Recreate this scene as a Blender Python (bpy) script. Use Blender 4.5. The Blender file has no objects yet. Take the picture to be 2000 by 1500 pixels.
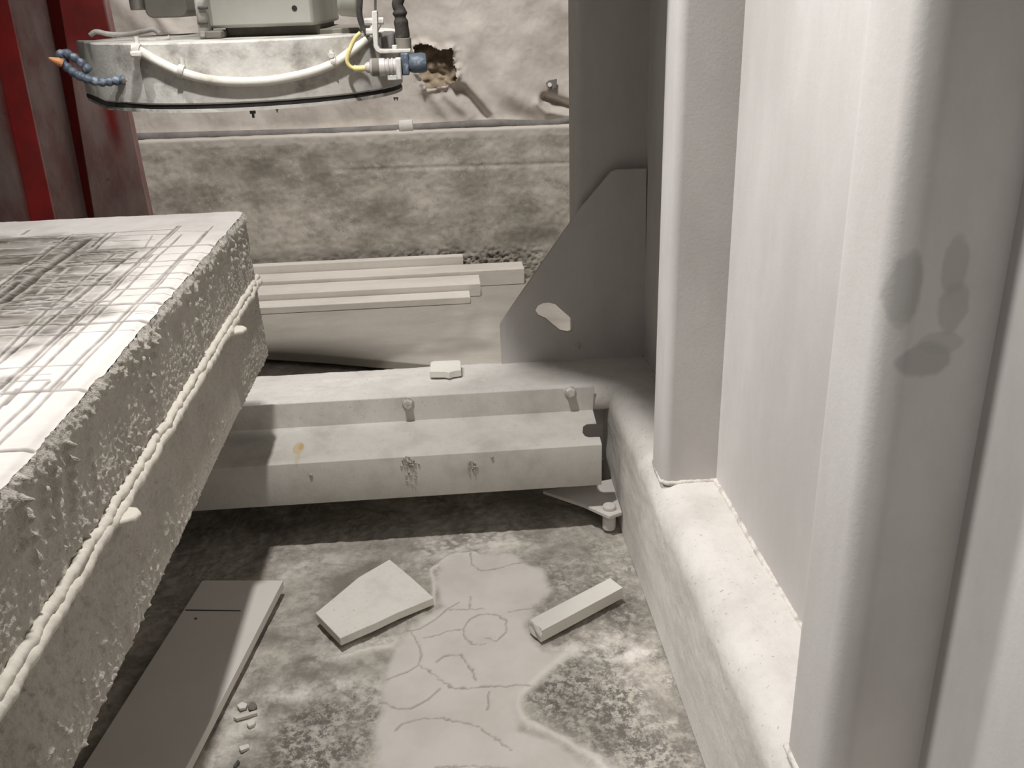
import bpy, bmesh, math, random
import numpy as np
from mathutils import Vector, Matrix

# ------------------------------------------------------------------ camera
CAM_H = 1.2
FPX = 1827.38786
PITCH, ROLL, YAW = 0.39504067, 0.03238804, 0.06602798
_cp, _sp = math.cos(PITCH), math.sin(PITCH)
_cr, _sr = math.cos(ROLL), math.sin(ROLL)
_cy, _sy = math.cos(YAW), math.sin(YAW)
_f = np.array([_sy * _cp, _cy * _cp, -_sp])
_r0 = np.array([_cy, -_sy, 0.0])
_d0 = np.cross(_f, _r0)
_r = _cr * _r0 + _sr * _d0
_d = -_sr * _r0 + _cr * _d0
CAMC = np.array([0, 0, CAM_H])

scene = bpy.context.scene
cam_data = bpy.data.cameras.new('camera')
cam = bpy.data.objects.new('camera', cam_data)
scene.collection.objects.link(cam)
cam_data.sensor_fit = 'HORIZONTAL'
cam_data.sensor_width = 36.0
cam_data.lens = FPX / 2000 * 36.0
cam_data.clip_start = 0.02
cam.matrix_world = Matrix(((_r[0], -_d[0], -_f[0], 0), (_r[1], -_d[1], -_f[1], 0),
                           (_r[2], -_d[2], -_f[2], CAM_H), (0, 0, 0, 1)))
scene.camera = cam

# ------------------------------------------------------------------ light
scene.view_settings.view_transform = 'Standard'
scene.view_settings.look = 'None'
scene.view_settings.gamma = 1
scene.view_settings.use_curve_mapping = False
scene.view_settings.exposure = 0.0

world = bpy.data.worlds.new('hall_air')
scene.world = world
world.use_nodes = True
_bg = world.node_tree.nodes['Background']
_bg.inputs[0].default_value = (1.0, 0.95, 0.895, 1)
_bg.inputs[1].default_value = 0.088


def lamp(name, loc, power, radius, color, kind='POINT', target=None, size=None, blend=0.5):
    ld = bpy.data.lights.new(name, kind)
    ld.energy = power
    ld.color = color
    ld.shadow_soft_size = radius
    if kind == 'SPOT':
        ld.spot_size = size
        ld.spot_blend = blend
    o = bpy.data.objects.new(name, ld)
    o.location = loc
    if target is not None:
        o.rotation_euler = (Vector(target) - Vector(loc)).to_track_quat('-Z', 'Y').to_euler()
    scene.collection.objects.link(o)
    return o


lamp('work_lamp', (-0.235, 1.45, 2.35), 115, 0.04, (1.0, 0.98, 0.96), 'SPOT', (-0.17, 1.42, 0), 1.65, 0.3)
lamp('bay_lamp', (-2.2, 1.35, 2.95), 260, 0.22, (1.0, 0.98, 0.96), 'SPOT', (0.4, 1.0, 0.5), 0.50, 0.3)
lamp('post_fill', (0.1, -0.6, 2.4), 26, 0.4, (1.0, 0.98, 0.96), 'SPOT', (0.47, 0.75, 0.65), 0.62, 0.6)  # added fill, brightens the camera-facing side of the near post
lamp('wall_fill', (-0.1, 2.7, 3.2), 330, 0.25, (1.0, 0.965, 0.93), 'SPOT', (-0.1, 4.1, 0.55), 1.25, 0.5)  # added fill for the back wall and sheet, cone kept off the foreground
lamp('head_lamp', (-0.80, 1.75, 2.6), 75, 0.03, (1.0, 0.98, 0.96), 'SPOT', (-0.48, 2.42, 1.08), 0.58, 0.35)


# ------------------------------------------------------------------ pixel tracing on real planes
def ray(u, v):
    a, b = (u - 1000) / FPX, (v - 750) / FPX
    return _r * a + _d * b + _f


def onz(u, v, z):
    d = ray(u, v)
    return CAMC + d * (z - CAM_H) / d[2]


def ony(u, v, y):
    d = ray(u, v)
    return CAMC + d * y / d[1]


def onx(u, v, x):
    d = ray(u, v)
    return CAMC + d * x / d[0]


# ------------------------------------------------------------------ numpy noise
def _hash(ix, iy, seed):
    h = (ix.astype(np.int64) * 374761393 + iy.astype(np.int64) * 668265263 + seed * 1274126177) & 0xFFFFFFFF
    h = ((h ^ (h >> 13)) * 1274126177) & 0xFFFFFFFF
    h = h ^ (h >> 16)
    return (h & 0xFFFF) / 65535.0


def pnoise(x, y, seed=0):
    ix, iy = np.floor(x), np.floor(y)
    fx, fy = x - ix, y - iy
    u, v = fx * fx * fx * (fx * (fx * 6 - 15) + 10), fy * fy * fy * (fy * (fy * 6 - 15) + 10)

    def g(dx, dy):
        a = _hash(ix + dx, iy + dy, seed) * 2 * np.pi
        return np.cos(a) * (fx - dx) + np.sin(a) * (fy - dy)
    n0 = g(0, 0) * (1 - u) + g(1, 0) * u
    n1 = g(0, 1) * (1 - u) + g(1, 1) * u
    return (n0 * (1 - v) + n1 * v) * 1.5


def fbm(x, y, octv=5, seed=0, gain=0.5, lac=2.03):
    s, a, t = 0, 1.0, 0
    for i in range(octv):
        s = s + a * pnoise(x, y, seed + i * 17)
        t += a
        a *= gain
        x, y = x * lac + 3.7, y * lac - 1.3
    return s / t


def sstep(a, b, x):
    t = np.clip((x - a) / (b - a), 0, 1)
    return t * t * (3 - 2 * t)


def segdist(x, y, p, q):
    """distance to a segment, and parameter along it"""
    px, py = p
    dx, dy = q[0] - px, q[1] - py
    L = dx * dx + dy * dy + 1e-12
    t = np.clip(((x - px) * dx + (y - py) * dy) / L, 0, 1)
    return np.hypot(x - px - t * dx, y - py - t * dy), t


def polydist(x, y, pts):
    d = np.full(x.shape, 1e9)
    for a, b in zip(pts[:-1], pts[1:]):
        d = np.minimum(d, segdist(x, y, a, b)[0])
    return d


def inpoly(x, y, poly):
    c = np.zeros(x.shape, bool)
    n = len(poly)
    for i in range(n):
        x0, y0 = poly[i]
        x1, y1 = poly[(i + 1) % n]
        if y0 == y1:
            continue
        cond = (y0 > y) != (y1 > y)
        c ^= cond & (x < (x1 - x0) * (y - y0) / (y1 - y0) + x0)
    return c


def sdpoly(x, y, poly):
    d = polydist(x, y, list(poly) + [poly[0]])
    return np.where(inpoly(x, y, poly), -d, d)


# ------------------------------------------------------------------ materials
class NT:
    def __init__(s, name, rough=0.9, spec=0.25):
        s.m = bpy.data.materials.new(name)
        s.m.use_nodes = True
        s.t = s.m.node_tree
        s.bsdf = s.t.nodes['Principled BSDF']
        s.bsdf.inputs['Roughness'].default_value = rough
        s.bsdf.inputs['Specular IOR Level'].default_value = spec
        s._co = None

    def n(s, kind, **kw):
        nd = s.t.nodes.new(kind)
        for k, v in kw.items():
            setattr(nd, k, v)
        return nd

    def l(s, a, b):
        s.t.links.new(a, b)

    def co(s):
        if s._co is None:
            s._co = s.n('ShaderNodeNewGeometry').outputs['Position']
        return s._co

    def noise(s, scale, detail=6, rough=0.6, stretch=None, dist=0.0):
        nd = s.n('ShaderNodeTexNoise')
        nd.inputs['Scale'].default_value = scale
        nd.inputs['Detail'].default_value = detail
        nd.inputs['Roughness'].default_value = rough
        nd.inputs['Distortion'].default_value = dist
        src = s.co()
        if stretch:
            mp = s.n('ShaderNodeMapping')
            mp.inputs['Scale'].default_value = stretch
            s.l(src, mp.inputs['Vector'])
            src = mp.outputs[0]
        s.l(src, nd.inputs['Vector'])
        return nd.outputs[0]

    def rng(s, v, a, b, c=0.0, d=1.0):
        nd = s.n('ShaderNodeMapRange', interpolation_type='SMOOTHSTEP')
        nd.inputs[1].default_value, nd.inputs[2].default_value = a, b
        nd.inputs[3].default_value, nd.inputs[4].default_value = c, d
        s.l(v, nd.inputs[0])
        return nd.outputs[0]

    def mix(s, fac, a, b, blend='MIX'):
        nd = s.n('ShaderNodeMix', data_type='RGBA', blend_type=blend)
        for sock, v in ((nd.inputs[0], fac), (nd.inputs[6], a), (nd.inputs[7], b)):
            if isinstance(v, (int, float)):
                sock.default_value = v
            elif isinstance(v, (tuple, list)):
                sock.default_value = tuple(v)[:3] + (1,)
            else:
                s.l(v, sock)
        return nd.outputs[2]

    def math(s, op, a, b=0.0):
        nd = s.n('ShaderNodeMath', operation=op)
        for i, v in enumerate((a, b)):
            if isinstance(v, (int, float)):
                nd.inputs[i].default_value = v
            else:
                s.l(v, nd.inputs[i])
        return nd.outputs[0]

    def attr(s, name):
        nd = s.n('ShaderNodeAttribute', attribute_name=name)
        return nd.outputs['Fac']

    def blob(s, c, r, noise=0.25, nscale=25, soft=0.35):
        """mask of an ellipsoidal stain about a point of the surface"""
        mp = s.n('ShaderNodeVectorMath', operation='SUBTRACT')
        s.l(s.co(), mp.inputs[0])
        mp.inputs[1].default_value = tuple(c)
        sc = s.n('ShaderNodeVectorMath', operation='MULTIPLY')
        s.l(mp.outputs[0], sc.inputs[0])
        sc.inputs[1].default_value = tuple(1 / k for k in r)
        ln = s.n('ShaderNodeVectorMath', operation='LENGTH')
        s.l(sc.outputs[0], ln.inputs[0])
        nz = s.math('MULTIPLY', s.math('SUBTRACT', s.noise(nscale, 3), 0.5), noise * 2)
        return s.rng(s.math('ADD', ln.outputs['Value'], nz), 1 + soft * 0.5, 1 - soft * 0.5)

    def bump(s, h, strength=0.3, dist=0.004, prev=None):
        nd = s.n('ShaderNodeBump')
        nd.inputs['Strength'].default_value = strength
        nd.inputs['Distance'].default_value = dist
        s.l(h, nd.inputs['Height'])
        if prev is not None:
            s.l(prev, nd.inputs['Normal'])
        s.l(nd.outputs[0], s.bsdf.inputs['Normal'])
        return nd.outputs[0]

    def color(s, c):
        if isinstance(c, (tuple, list)):
            s.bsdf.inputs['Base Color'].default_value = tuple(c)[:3] + (1,)
        else:
            s.l(c, s.bsdf.inputs['Base Color'])
        return s.m


def dusty(name, light, dark, scale=6, lo=0.35, hi=0.7, rough=0.92, bump=0.25, bdist=0.003, bscale=90,
          speck=None, stretch=None, spec=0.2, stains=()):
    t = NT(name, rough, spec)
    a = t.rng(t.noise(scale, 8, 0.62, stretch), lo, hi)
    c = t.mix(a, light, dark)
    f = t.rng(t.noise(scale * 6, 6, 0.7), 0.4, 0.75)
    c = t.mix(t.math('MULTIPLY', f, 0.25), c, dark)
    if speck:
        sp = t.rng(t.noise(150, 2, 0.5), 0.66, 0.74)
        c = t.mix(t.math('MULTIPLY', sp, 0.6), c, speck)
    for (cen, rad, col, amt, nz, ns) in stains:
        c = t.mix(t.math('MULTIPLY', t.blob(cen, rad, nz, ns), amt), c, col)
    t.bump(t.noise(bscale, 5, 0.6), bump, bdist)
    return t.color(c)


def plain(name, col, rough=0.6, spec=0.4, metal=0.0, var=0.15, scale=40):
    t = NT(name, rough, spec)
    t.bsdf.inputs['Metallic'].default_value = metal
    d = tuple(k * (1 - var * 2) for k in col)
    t.bump(t.noise(scale * 3, 4), 0.12, 0.002)
    return t.color(t.mix(t.rng(t.noise(scale, 5), 0.35, 0.7), col, d))


W = (0.76, 0.72, 0.66)
WD = (0.55, 0.51, 0.455)
M = {}
M['frame'] = dusty('dusty_painted_steel', (0.655, 0.63, 0.61), (0.515, 0.49, 0.47), 2.6, 0.35, 0.7, bump=0.12,
                   bscale=160, stretch=(1, 1, 0.35))
M['beam'] = dusty('dust_caked_steel', (0.70, 0.67, 0.63), (0.54, 0.51, 0.47), 7, 0.42, 0.8, bump=0.3, bscale=140,
                  speck=(0.3, 0.26, 0.22))
M['weld'] = dusty('dust_over_weld', (0.72, 0.68, 0.63), (0.40, 0.36, 0.33), 40, 0.45, 0.7, bump=0.5, bscale=200)
M['stone'] = dusty('sawn_white_stone', (0.80, 0.77, 0.71), (0.66, 0.63, 0.575), 16, 0.45, 0.8, bump=0.1, bscale=200,
                   speck=(0.5, 0.47, 0.42))
M['stone_smooth'] = dusty('sawn_pale_stone', (0.70, 0.67, 0.62), (0.62, 0.59, 0.54), 7, 0.4, 0.8, bump=0.05)
M['board'] = dusty('dusty_stone_strip', (0.74, 0.70, 0.64), (0.58, 0.54, 0.48), 6, 0.4, 0.75, bump=0.15,
                   stretch=(0.3, 1, 1))
M['slab'] = dusty('dusty_brown_slab', (0.38, 0.352, 0.31), (0.30, 0.275, 0.24), 5, 0.35, 0.75, bump=0.15,
                  speck=(0.2, 0.17, 0.14), stretch=(0.5, 1, 1))
M['rubber'] = plain('dark_rubber', (0.03, 0.028, 0.026), 0.7, 0.3)
M['dark'] = plain('dark_steel', (0.10, 0.09, 0.08), 0.6, 0.4)
M['hose_grey'] = dusty('dusty_grey_hose', (0.24, 0.225, 0.215), (0.15, 0.14, 0.135), 12, 0.35, 0.7, bump=0.1)
M['hose_white'] = dusty('dusty_white_cable', (0.74, 0.71, 0.64), (0.5, 0.46, 0.4), 20, 0.45, 0.75, bump=0.15)
M['plastic'] = dusty('white_plastic_clip', (0.62, 0.60, 0.56), (0.52, 0.5, 0.46), 20, 0.45, 0.75, bump=0.05)
M['casing'] = dusty('dust_streaked_casing', (0.64, 0.62, 0.575), (0.27, 0.25, 0.225), 8, 0.42, 0.66, bump=0.3, bscale=120,
                    stretch=(1, 1, 1.2))
M['housing'] = dusty('grey_green_housing', (0.43, 0.42, 0.375), (0.35, 0.34, 0.30), 5, 0.4, 0.8, bump=0.05)
M['collar'] = dusty('dusty_collar', (0.22, 0.205, 0.175), (0.13, 0.12, 0.10), 10, 0.4, 0.75)
M['nozzle_blue'] = dusty('blue_grey_plastic', (0.075, 0.10, 0.135), (0.28, 0.32, 0.36), 45, 0.5, 0.68, rough=0.5, bump=0.05, spec=0.5)
M['orange'] = plain('orange_plastic', (0.75, 0.33, 0.14), 0.5, 0.4)
M['yellow'] = plain('yellow_cable', (0.80, 0.69, 0.30), 0.5, 0.4, var=0.1)
M['steel'] = dusty('dusty_bright_steel', (0.62, 0.60, 0.56), (0.42, 0.40, 0.37), 30, 0.45, 0.7, rough=0.6, spec=0.5)
M['sensor'] = dusty('dusty_sensor_steel', (0.55, 0.52, 0.49), (0.3, 0.28, 0.27), 30, 0.45, 0.7, rough=0.45, spec=0.6)
M['hosedark'] = dusty('black_conduit', (0.045, 0.04, 0.036), (0.13, 0.115, 0.10), 30, 0.5, 0.75, rough=0.7)
M['brown'] = dusty('crumpled_brown_lining', (0.44, 0.36, 0.26), (0.25, 0.19, 0.13), 10, 0.35, 0.7, bump=0.5, bscale=40)


# ------------------------------------------------------------------ object helpers
def tag(o, label=None, cat=None, group=None, kind=None):
    if label:
        o['label'] = label
    if cat:
        o['category'] = cat
    if group:
        o['group'] = group
    if kind:
        o['kind'] = kind
    return o


def thing(name, loc, label, cat, group=None):
    o = bpy.data.objects.new(name, None)
    o.empty_display_size = 0.05
    scene.collection.objects.link(o)
    o.location = loc
    return tag(o, label, cat, group)


def origin_of(parent):
    p = Vector((0, 0, 0))
    while parent is not None:
        p += parent.location
        parent = parent.parent
    return p


def link_mesh(name, me, mat, parent=None, loc=None, smooth=40, bevel=0.0, segs=2):
    """vertices are given in world space; the origin goes to the parent's base or to loc"""
    off = origin_of(parent) if parent is not None else Vector(loc if loc is not None else (0, 0, 0))
    if off.length > 0:
        me.transform(Matrix.Translation(-off))
    if smooth:
        me.shade_smooth()
        if smooth < 180:
            me.set_sharp_from_angle(angle=math.radians(smooth))
    o = bpy.data.objects.new(name, me)
    scene.collection.objects.link(o)
    if parent is not None:
        o.parent = parent
    elif loc is not None:
        o.location = loc
    if mat is not None:
        me.materials.append(mat)
    if bevel:
        b = o.modifiers.new('bevel', 'BEVEL')
        b.width = bevel
        b.segments = segs
        b.limit_method = 'ANGLE'
        b.angle_limit = math.radians(40)
        b.harden_normals = False
    return o


def bm_obj(name, bm, mat, parent=None, loc=None, smooth=40, bevel=0.0, segs=2):
    bmesh.ops.recalc_face_normals(bm, faces=bm.faces)
    me = bpy.data.meshes.new(name)
    bm.to_mesh(me)
    bm.free()
    return link_mesh(name, me, mat, parent, loc, smooth, bevel, segs)


def grid_obj(name, P, mat, parent=None, loc=None, attrs=None, smooth=180, keep=None):
    """P: (n,m,3) world points -> quad mesh with float point attributes; keep: (n-1,m-1) mask"""
    n, m = P.shape[:2]
    idx = np.arange(n * m).reshape(n, m)
    q = np.stack([idx[:-1, :-1], idx[1:, :-1], idx[1:, 1:], idx[:-1, 1:]], -1)
    q = q[keep] if keep is not None else q.reshape(-1, 4)
    me = bpy.data.meshes.new(name)
    me.vertices.add(n * m)
    me.vertices.foreach_set('co', P.reshape(-1).astype(np.float32))
    me.loops.add(q.size)
    me.loops.foreach_set('vertex_index', q.reshape(-1).astype(np.int32))
    me.polygons.add(len(q))
    me.polygons.foreach_set('loop_start', np.arange(0, q.size, 4, dtype=np.int32))
    me.update(calc_edges=True)
    for k, v in (attrs or {}).items():
        a = me.attributes.new(k, 'FLOAT', 'POINT')
        a.data.foreach_set('value', np.asarray(v, np.float32).reshape(-1))
    if keep is not None:
        bm = bmesh.new()
        bm.from_mesh(me)
        bmesh.ops.delete(bm, geom=[v for v in bm.verts if not v.link_faces], context='VERTS')
        bm.to_mesh(me)
        bm.free()
    me.validate()
    return link_mesh(name, me, mat, parent, loc, smooth)


def add_hull(bm, bottom, top):
    """prism between two matching loops of 3-D points"""
    b = [bm.verts.new(tuple(p)) for p in bottom]
    t = [bm.verts.new(tuple(p)) for p in top]
    n = len(b)
    bm.faces.new(b[::-1])
    bm.faces.new(t)
    for i in range(n):
        bm.faces.new((b[i], b[(i + 1) % n], t[(i + 1) % n], t[i]))


def add_box(bm, x0, x1, y0, y1, z0, z1):
    add_hull(bm, [(x0, y0, z0), (x1, y0, z0), (x1, y1, z0), (x0, y1, z0)],
             [(x0, y0, z1), (x1, y0, z1), (x1, y1, z1), (x0, y1, z1)])


def box_obj(name, x0, x1, y0, y1, z0, z1, mat, parent=None, loc=None, bevel=0.003, **kw):
    bm = bmesh.new()
    add_box(bm, x0, x1, y0, y1, z0, z1)
    return bm_obj(name, bm, mat, parent, loc, bevel=bevel, **kw)


def smooth_path(pts, k=6):
    """Catmull-Rom through the points"""
    p = [np.array(q, float) for q in pts]
    p = [2 * p[0] - p[1]] + p + [2 * p[-1] - p[-2]]
    out = []
    for i in range(1, len(p) - 2):
        for j in range(k):
            t = j / k
            out.append(0.5 * ((2 * p[i]) + (-p[i - 1] + p[i + 1]) * t + (2 * p[i - 1] - 5 * p[i] + 4 * p[i + 1] - p[i + 2]) * t * t
                              + (-p[i - 1] + 3 * p[i] - 3 * p[i + 1] + p[i + 2]) * t ** 3))
    out.append(p[-2])
    return out


def add_tube(bm, pts, rad, seg=12, caps=True):
    """tube along points; rad a number or a list"""
    n = len(pts)
    pts = [Vector(p) for p in pts]
    rads = rad if isinstance(rad, (list, tuple, np.ndarray)) else [rad] * n
    rings = []
    up = None
    for i in range(n):
        d = (pts[min(i + 1, n - 1)] - pts[max(i - 1, 0)]).normalized()
        if up is None:
            a = Vector((0, 0, 1)) if abs(d.z) < 0.9 else Vector((1, 0, 0))
            up = (a - d * a.dot(d)).normalized()
        else:
            up = (up - d * up.dot(d)).normalized()
        s = d.cross(up)
        rings.append([bm.verts.new(pts[i] + (up * math.cos(2 * math.pi * k / seg) + s * math.sin(2 * math.pi * k / seg)) * rads[i])
                      for k in range(seg)])
    for a, b in zip(rings[:-1], rings[1:]):
        for k in range(seg):
            bm.faces.new((a[k], a[(k + 1) % seg], b[(k + 1) % seg], b[k]))
    if caps:
        bm.faces.new(rings[0][::-1])
        bm.faces.new(rings[-1])


def tube_obj(name, pts, rad, mat, parent=None, loc=None, k=6, seg=12, smooth=50):
    bm = bmesh.new()
    add_tube(bm, smooth_path(pts, k) if k > 1 else pts, rad, seg)
    return bm_obj(name, bm, mat, parent, loc, smooth)


def cyl_obj(name, a, b, r, mat, parent=None, seg=24, bevel=0.001, loc=None):
    bm = bmesh.new()
    add_tube(bm, [a, b], r, seg)
    return bm_obj(name, bm, mat, parent, loc, 40, bevel)


def round_rect(x0, x1, y0, y1, r, seg=6, corners=(1, 1, 1, 1)):
    """counter-clockwise outline, corners order: (x0,y0),(x1,y0),(x1,y1),(x0,y1)"""
    out = []
    for (cx, cy, sx, sy, a0), on in zip(((x0, y0, 1, 1, 180), (x1, y0, -1, 1, 270), (x1, y1, -1, -1, 0), (x0, y1, 1, -1, 90)), corners):
        if not on:
            out.append((cx, cy))
            continue
        for i in range(seg + 1):
            a = math.radians(a0 + 90 * i / seg)
            out.append((cx + sx * r + r * math.cos(a), cy + sy * r + r * math.sin(a)))
    return out


def column(name, outline, z0, z1, mat, parent, dz=None, smooth=40):
    """vertical prism of a plan outline"""
    bm = bmesh.new()
    add_hull(bm, [(x, y, z0) for x, y in outline], [(x, y, z1) for x, y in outline])
    return bm_obj(name, bm, mat, parent, None, smooth)


rnd = random.Random(7)

# ================================================================== SETTING
# ------------------------------------------------------------------ floor
def build_floor():
    xs = np.concatenate([np.linspace(-4, -0.98, 40), np.arange(-0.95, 0.50, 0.0026), np.linspace(0.53, 3.0, 30)])
    ys = np.concatenate([np.linspace(-1.0, 0.70, 20), np.arange(0.72, 2.15, 0.0026), np.linspace(2.18, 5.0, 90)])
    X, Y = np.meshgrid(xs, ys, indexing='ij')

    def fl(pts):
        return [tuple(onz(u, v, 0)[:2]) for u, v in pts]

    def z2(pts):
        return fl([(400 + .3 * a, 1050 + .3 * b) for a, b in pts])

    def z3(pts):
        return fl([(850 + .3 * a, 1050 + .3 * b) for a, b in pts])
    wob = fbm(X * 14, Y * 14, 4, 3) * 0.035 + fbm(X * 60, Y * 60, 3, 5) * 0.008
    puddle = fl([(868, 1085), (930, 1075), (1000, 1078), (1055, 1110), (1075, 1150), (1045, 1180), (1025, 1215), (1060, 1268), (1105, 1275),
                 (1060, 1320), (1015, 1355), (1005, 1380), (1020, 1420), (1090, 1450), (1170, 1500), (1230, 1600), (700, 1600), (745, 1500),
                 (735, 1430), (745, 1340), (755, 1300), (765, 1262), (800, 1235), (835, 1205), (862, 1180), (850, 1140)])
    sd = sdpoly(X, Y, puddle)
    pud = sstep(0.012, -0.012, sd + wob * 0.45)
    # pale dust drifts beside the puddle
    pale = np.zeros_like(X)
    for pts, w in ((fl([(440, 1400), (560, 1350), (690, 1335), (760, 1330)]), 0.035), (fl([(1080, 1275), (1180, 1262), (1270, 1268)]), 0.03),
                   (fl([(1100, 1470), (1160, 1500), (1200, 1560)]), 0.04), (fl([(420, 1470), (470, 1440), (480, 1400)]), 0.04),
                   (fl([(560, 1120), (600, 1100), (650, 1090)]), 0.03), (fl([(640, 1275), (700, 1250), (760, 1255)]), 0.03),
                   (fl([(870, 1075), (930, 1060), (1010, 1065)]), 0.02)):
        pale = np.maximum(pale, np.exp(-((polydist(X + wob, Y + wob, pts) / w) ** 2)))
    ridge = np.zeros_like(X)
    for pts, w in ((fl([(1105, 1275), (1060, 1312), (1015, 1355), (1010, 1380), (1025, 1405), (1100, 1440), (1165, 1478), (1195, 1520)]), 0.011),
                   (fl([(845, 1180), (848, 1150), (842, 1110), (880, 1082), (930, 1077)]), 0.006),
                   (fl([(668, 1280), (720, 1265), (765, 1258)]), 0.008)):
        ridge = np.maximum(ridge, np.exp(-((polydist(X + wob * .15, Y + wob * .15, pts) / w) ** 2)))
    # cracks in the dried slurry
    cr = [z2(p) for p in (
        [(1280, 605), (1400, 580), (1500, 520), (1580, 450), (1650, 410)],
        [(1420, 640), (1520, 620), (1580, 595), (1680, 585), (1720, 520), (1790, 485), (1880, 485)],
        [(1680, 585), (1690, 630), (1740, 680), (1820, 685)],
        [(1340, 605), (1390, 680), (1410, 750), (1390, 815), (1320, 860), (1180, 910)],
        [(1390, 815), (1450, 850), (1540, 920), (1610, 965), (1700, 970), (1830, 955), (1970, 955), (2040, 945), (2160, 965)],
        [(1150, 1060), (1240, 1100), (1340, 1100), (1450, 1040), (1530, 970)],
        [(1240, 1240), (1280, 1200), (1400, 1165), (1530, 1160), (1700, 1195), (1780, 1220), (1900, 1300), (1990, 1370)],
        [(1500, 800), (1560, 755), (1660, 750), (1740, 850), (1760, 920)],
        [(1600, 455), (1700, 455), (1820, 450)], [(1725, 450), (1728, 370)],
        [(1880, 485), (1960, 520), (1960, 600), (1900, 660), (1830, 640)],
        [(1850, 990), (1840, 1110)], [(1730, 100), (1740, 160), (1800, 205), (1900, 190), (2000, 160), (2110, 140)])]
    cr += [z3(p) for p in ([(0, 1480), (300, 1475), (500, 1495)], [(600, 1140), (700, 1090), (820, 1120), (900, 1190), (1020, 1245), (1140, 1205)],
                           [(990, 765), (1110, 825), (1220, 830)], [(480, 470), (600, 450), (700, 440)])]
    crack = np.zeros_like(X)
    jit = fbm(X * 90, Y * 90, 2, 31) * 0.004
    wid = 0.0018 + 0.0012 * fbm(X * 25, Y * 25, 2, 8)
    for p in cr:
        crack = np.maximum(crack, np.exp(-(((polydist(X + jit, Y + jit, p)) / np.maximum(wid, 0.0012)) ** 2)))
    # rubble
    rough = sstep(-0.1, 0.35, fbm(X * 9, Y * 9, 4, 11))
    rp = np.exp(-((polydist(X, Y, fl([(1140, 1330), (1180, 1420), (1260, 1470)])) / 0.10) ** 2)) + \
        np.exp(-((polydist(X, Y, fl([(570, 1500), (590, 1440), (640, 1390)])) / 0.09) ** 2)) + \
        np.exp(-((polydist(X, Y, fl([(1150, 1110), (1210, 1180), (1230, 1240)])) / 0.08) ** 2)) * 0.6
    rough = np.clip(rough * 0.5 + rp, 0, 1) * (1 - pud)
    h = fbm(X * 10, Y * 10, 4, 21) * 0.004 * (1 - pud) + fbm(X * 45, Y * 45, 4, 23) * 0.0035 * (1 - pud * 0.97)
    h += rough * (np.abs(fbm(X * 80, Y * 80, 3, 27)) * 0.007)
    h += ridge * 0.004 + pud * 0.0015 - crack * 0.002 * np.clip(pud + 0.4, 0, 1)
    flake = np.exp(-((polydist(X, Y, fl([(850, 1070), (920, 1052), (1000, 1060)])) / 0.05) ** 2))
    h += flake * np.clip(np.abs(fbm(X * 22, Y * 30, 3, 41)) * 3 - 0.35, 0, 1) * 0.006
    ridge = np.maximum(ridge, 0.8 * flake * sstep(0.06, 0.25, np.abs(fbm(X * 22, Y * 30, 3, 41))))
    dense = (X > -0.95) & (X < 0.5) & (Y > 0.72) & (Y < 2.15)
    h = np.where(dense, h - 0.006, -0.006)
    h = np.minimum(h, 0.004)
    t = NT('dirty_concrete_floor', 0.9, 0.2)
    base = t.mix(t.rng(t.noise(5.5, 9, 0.68, None, 0.6), 0.36, 0.66), (0.60, 0.56, 0.495), (0.26, 0.238, 0.205))
    fine = t.rng(t.noise(45, 8, 0.72), 0.38, 0.68)
    base = t.mix(t.math('MULTIPLY', fine, 0.55), base, (0.22, 0.20, 0.172))
    lightsp = t.rng(t.noise(80, 4, 0.7), 0.6, 0.72)
    base = t.mix(t.math('MULTIPLY', lightsp, 0.5), base, (0.62, 0.58, 0.51))
    base = t.mix(t.math('MULTIPLY', t.attr('rough'), t.rng(t.noise(70, 6, 0.75), 0.42, 0.58)), base, (0.17, 0.155, 0.135))
    base = t.mix(t.math('MULTIPLY', t.attr('pale'), t.rng(t.noise(18, 8, 0.7), 0.65, 0.35)), base, (0.76, 0.715, 0.65))
    pcol = t.mix(t.rng(t.noise(7, 5, 0.6), 0.35, 0.7), (0.68, 0.64, 0.59), (0.60, 0.56, 0.51))
    base = t.mix(t.attr('slurry'), base, pcol)
    base = t.mix(t.math('MULTIPLY', t.attr('ridge'), 0.75), base, (0.80, 0.755, 0.69))
    base = t.mix(t.math('MULTIPLY', t.attr('crack'), 0.52), base, (0.13, 0.105, 0.085))
    t.bump(t.noise(220, 4, 0.6), 0.25, 0.002)
    t.color(base)
    o = grid_obj('floor', np.stack([X, Y, h], -1), t.m, attrs={'slurry': pud, 'crack': crack * np.clip(pud + 0.35, 0, 1), 'ridge': ridge * (1 - 0.3 * pud),
                                                                'pale': pale * (1 - pud), 'rough': rough})
    tag(o, kind='structure')


build_floor()

# ------------------------------------------------------------------ back wall: low concrete upstand
WY = 4.1
ZT = ony(700, 275, WY)[2]


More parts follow.
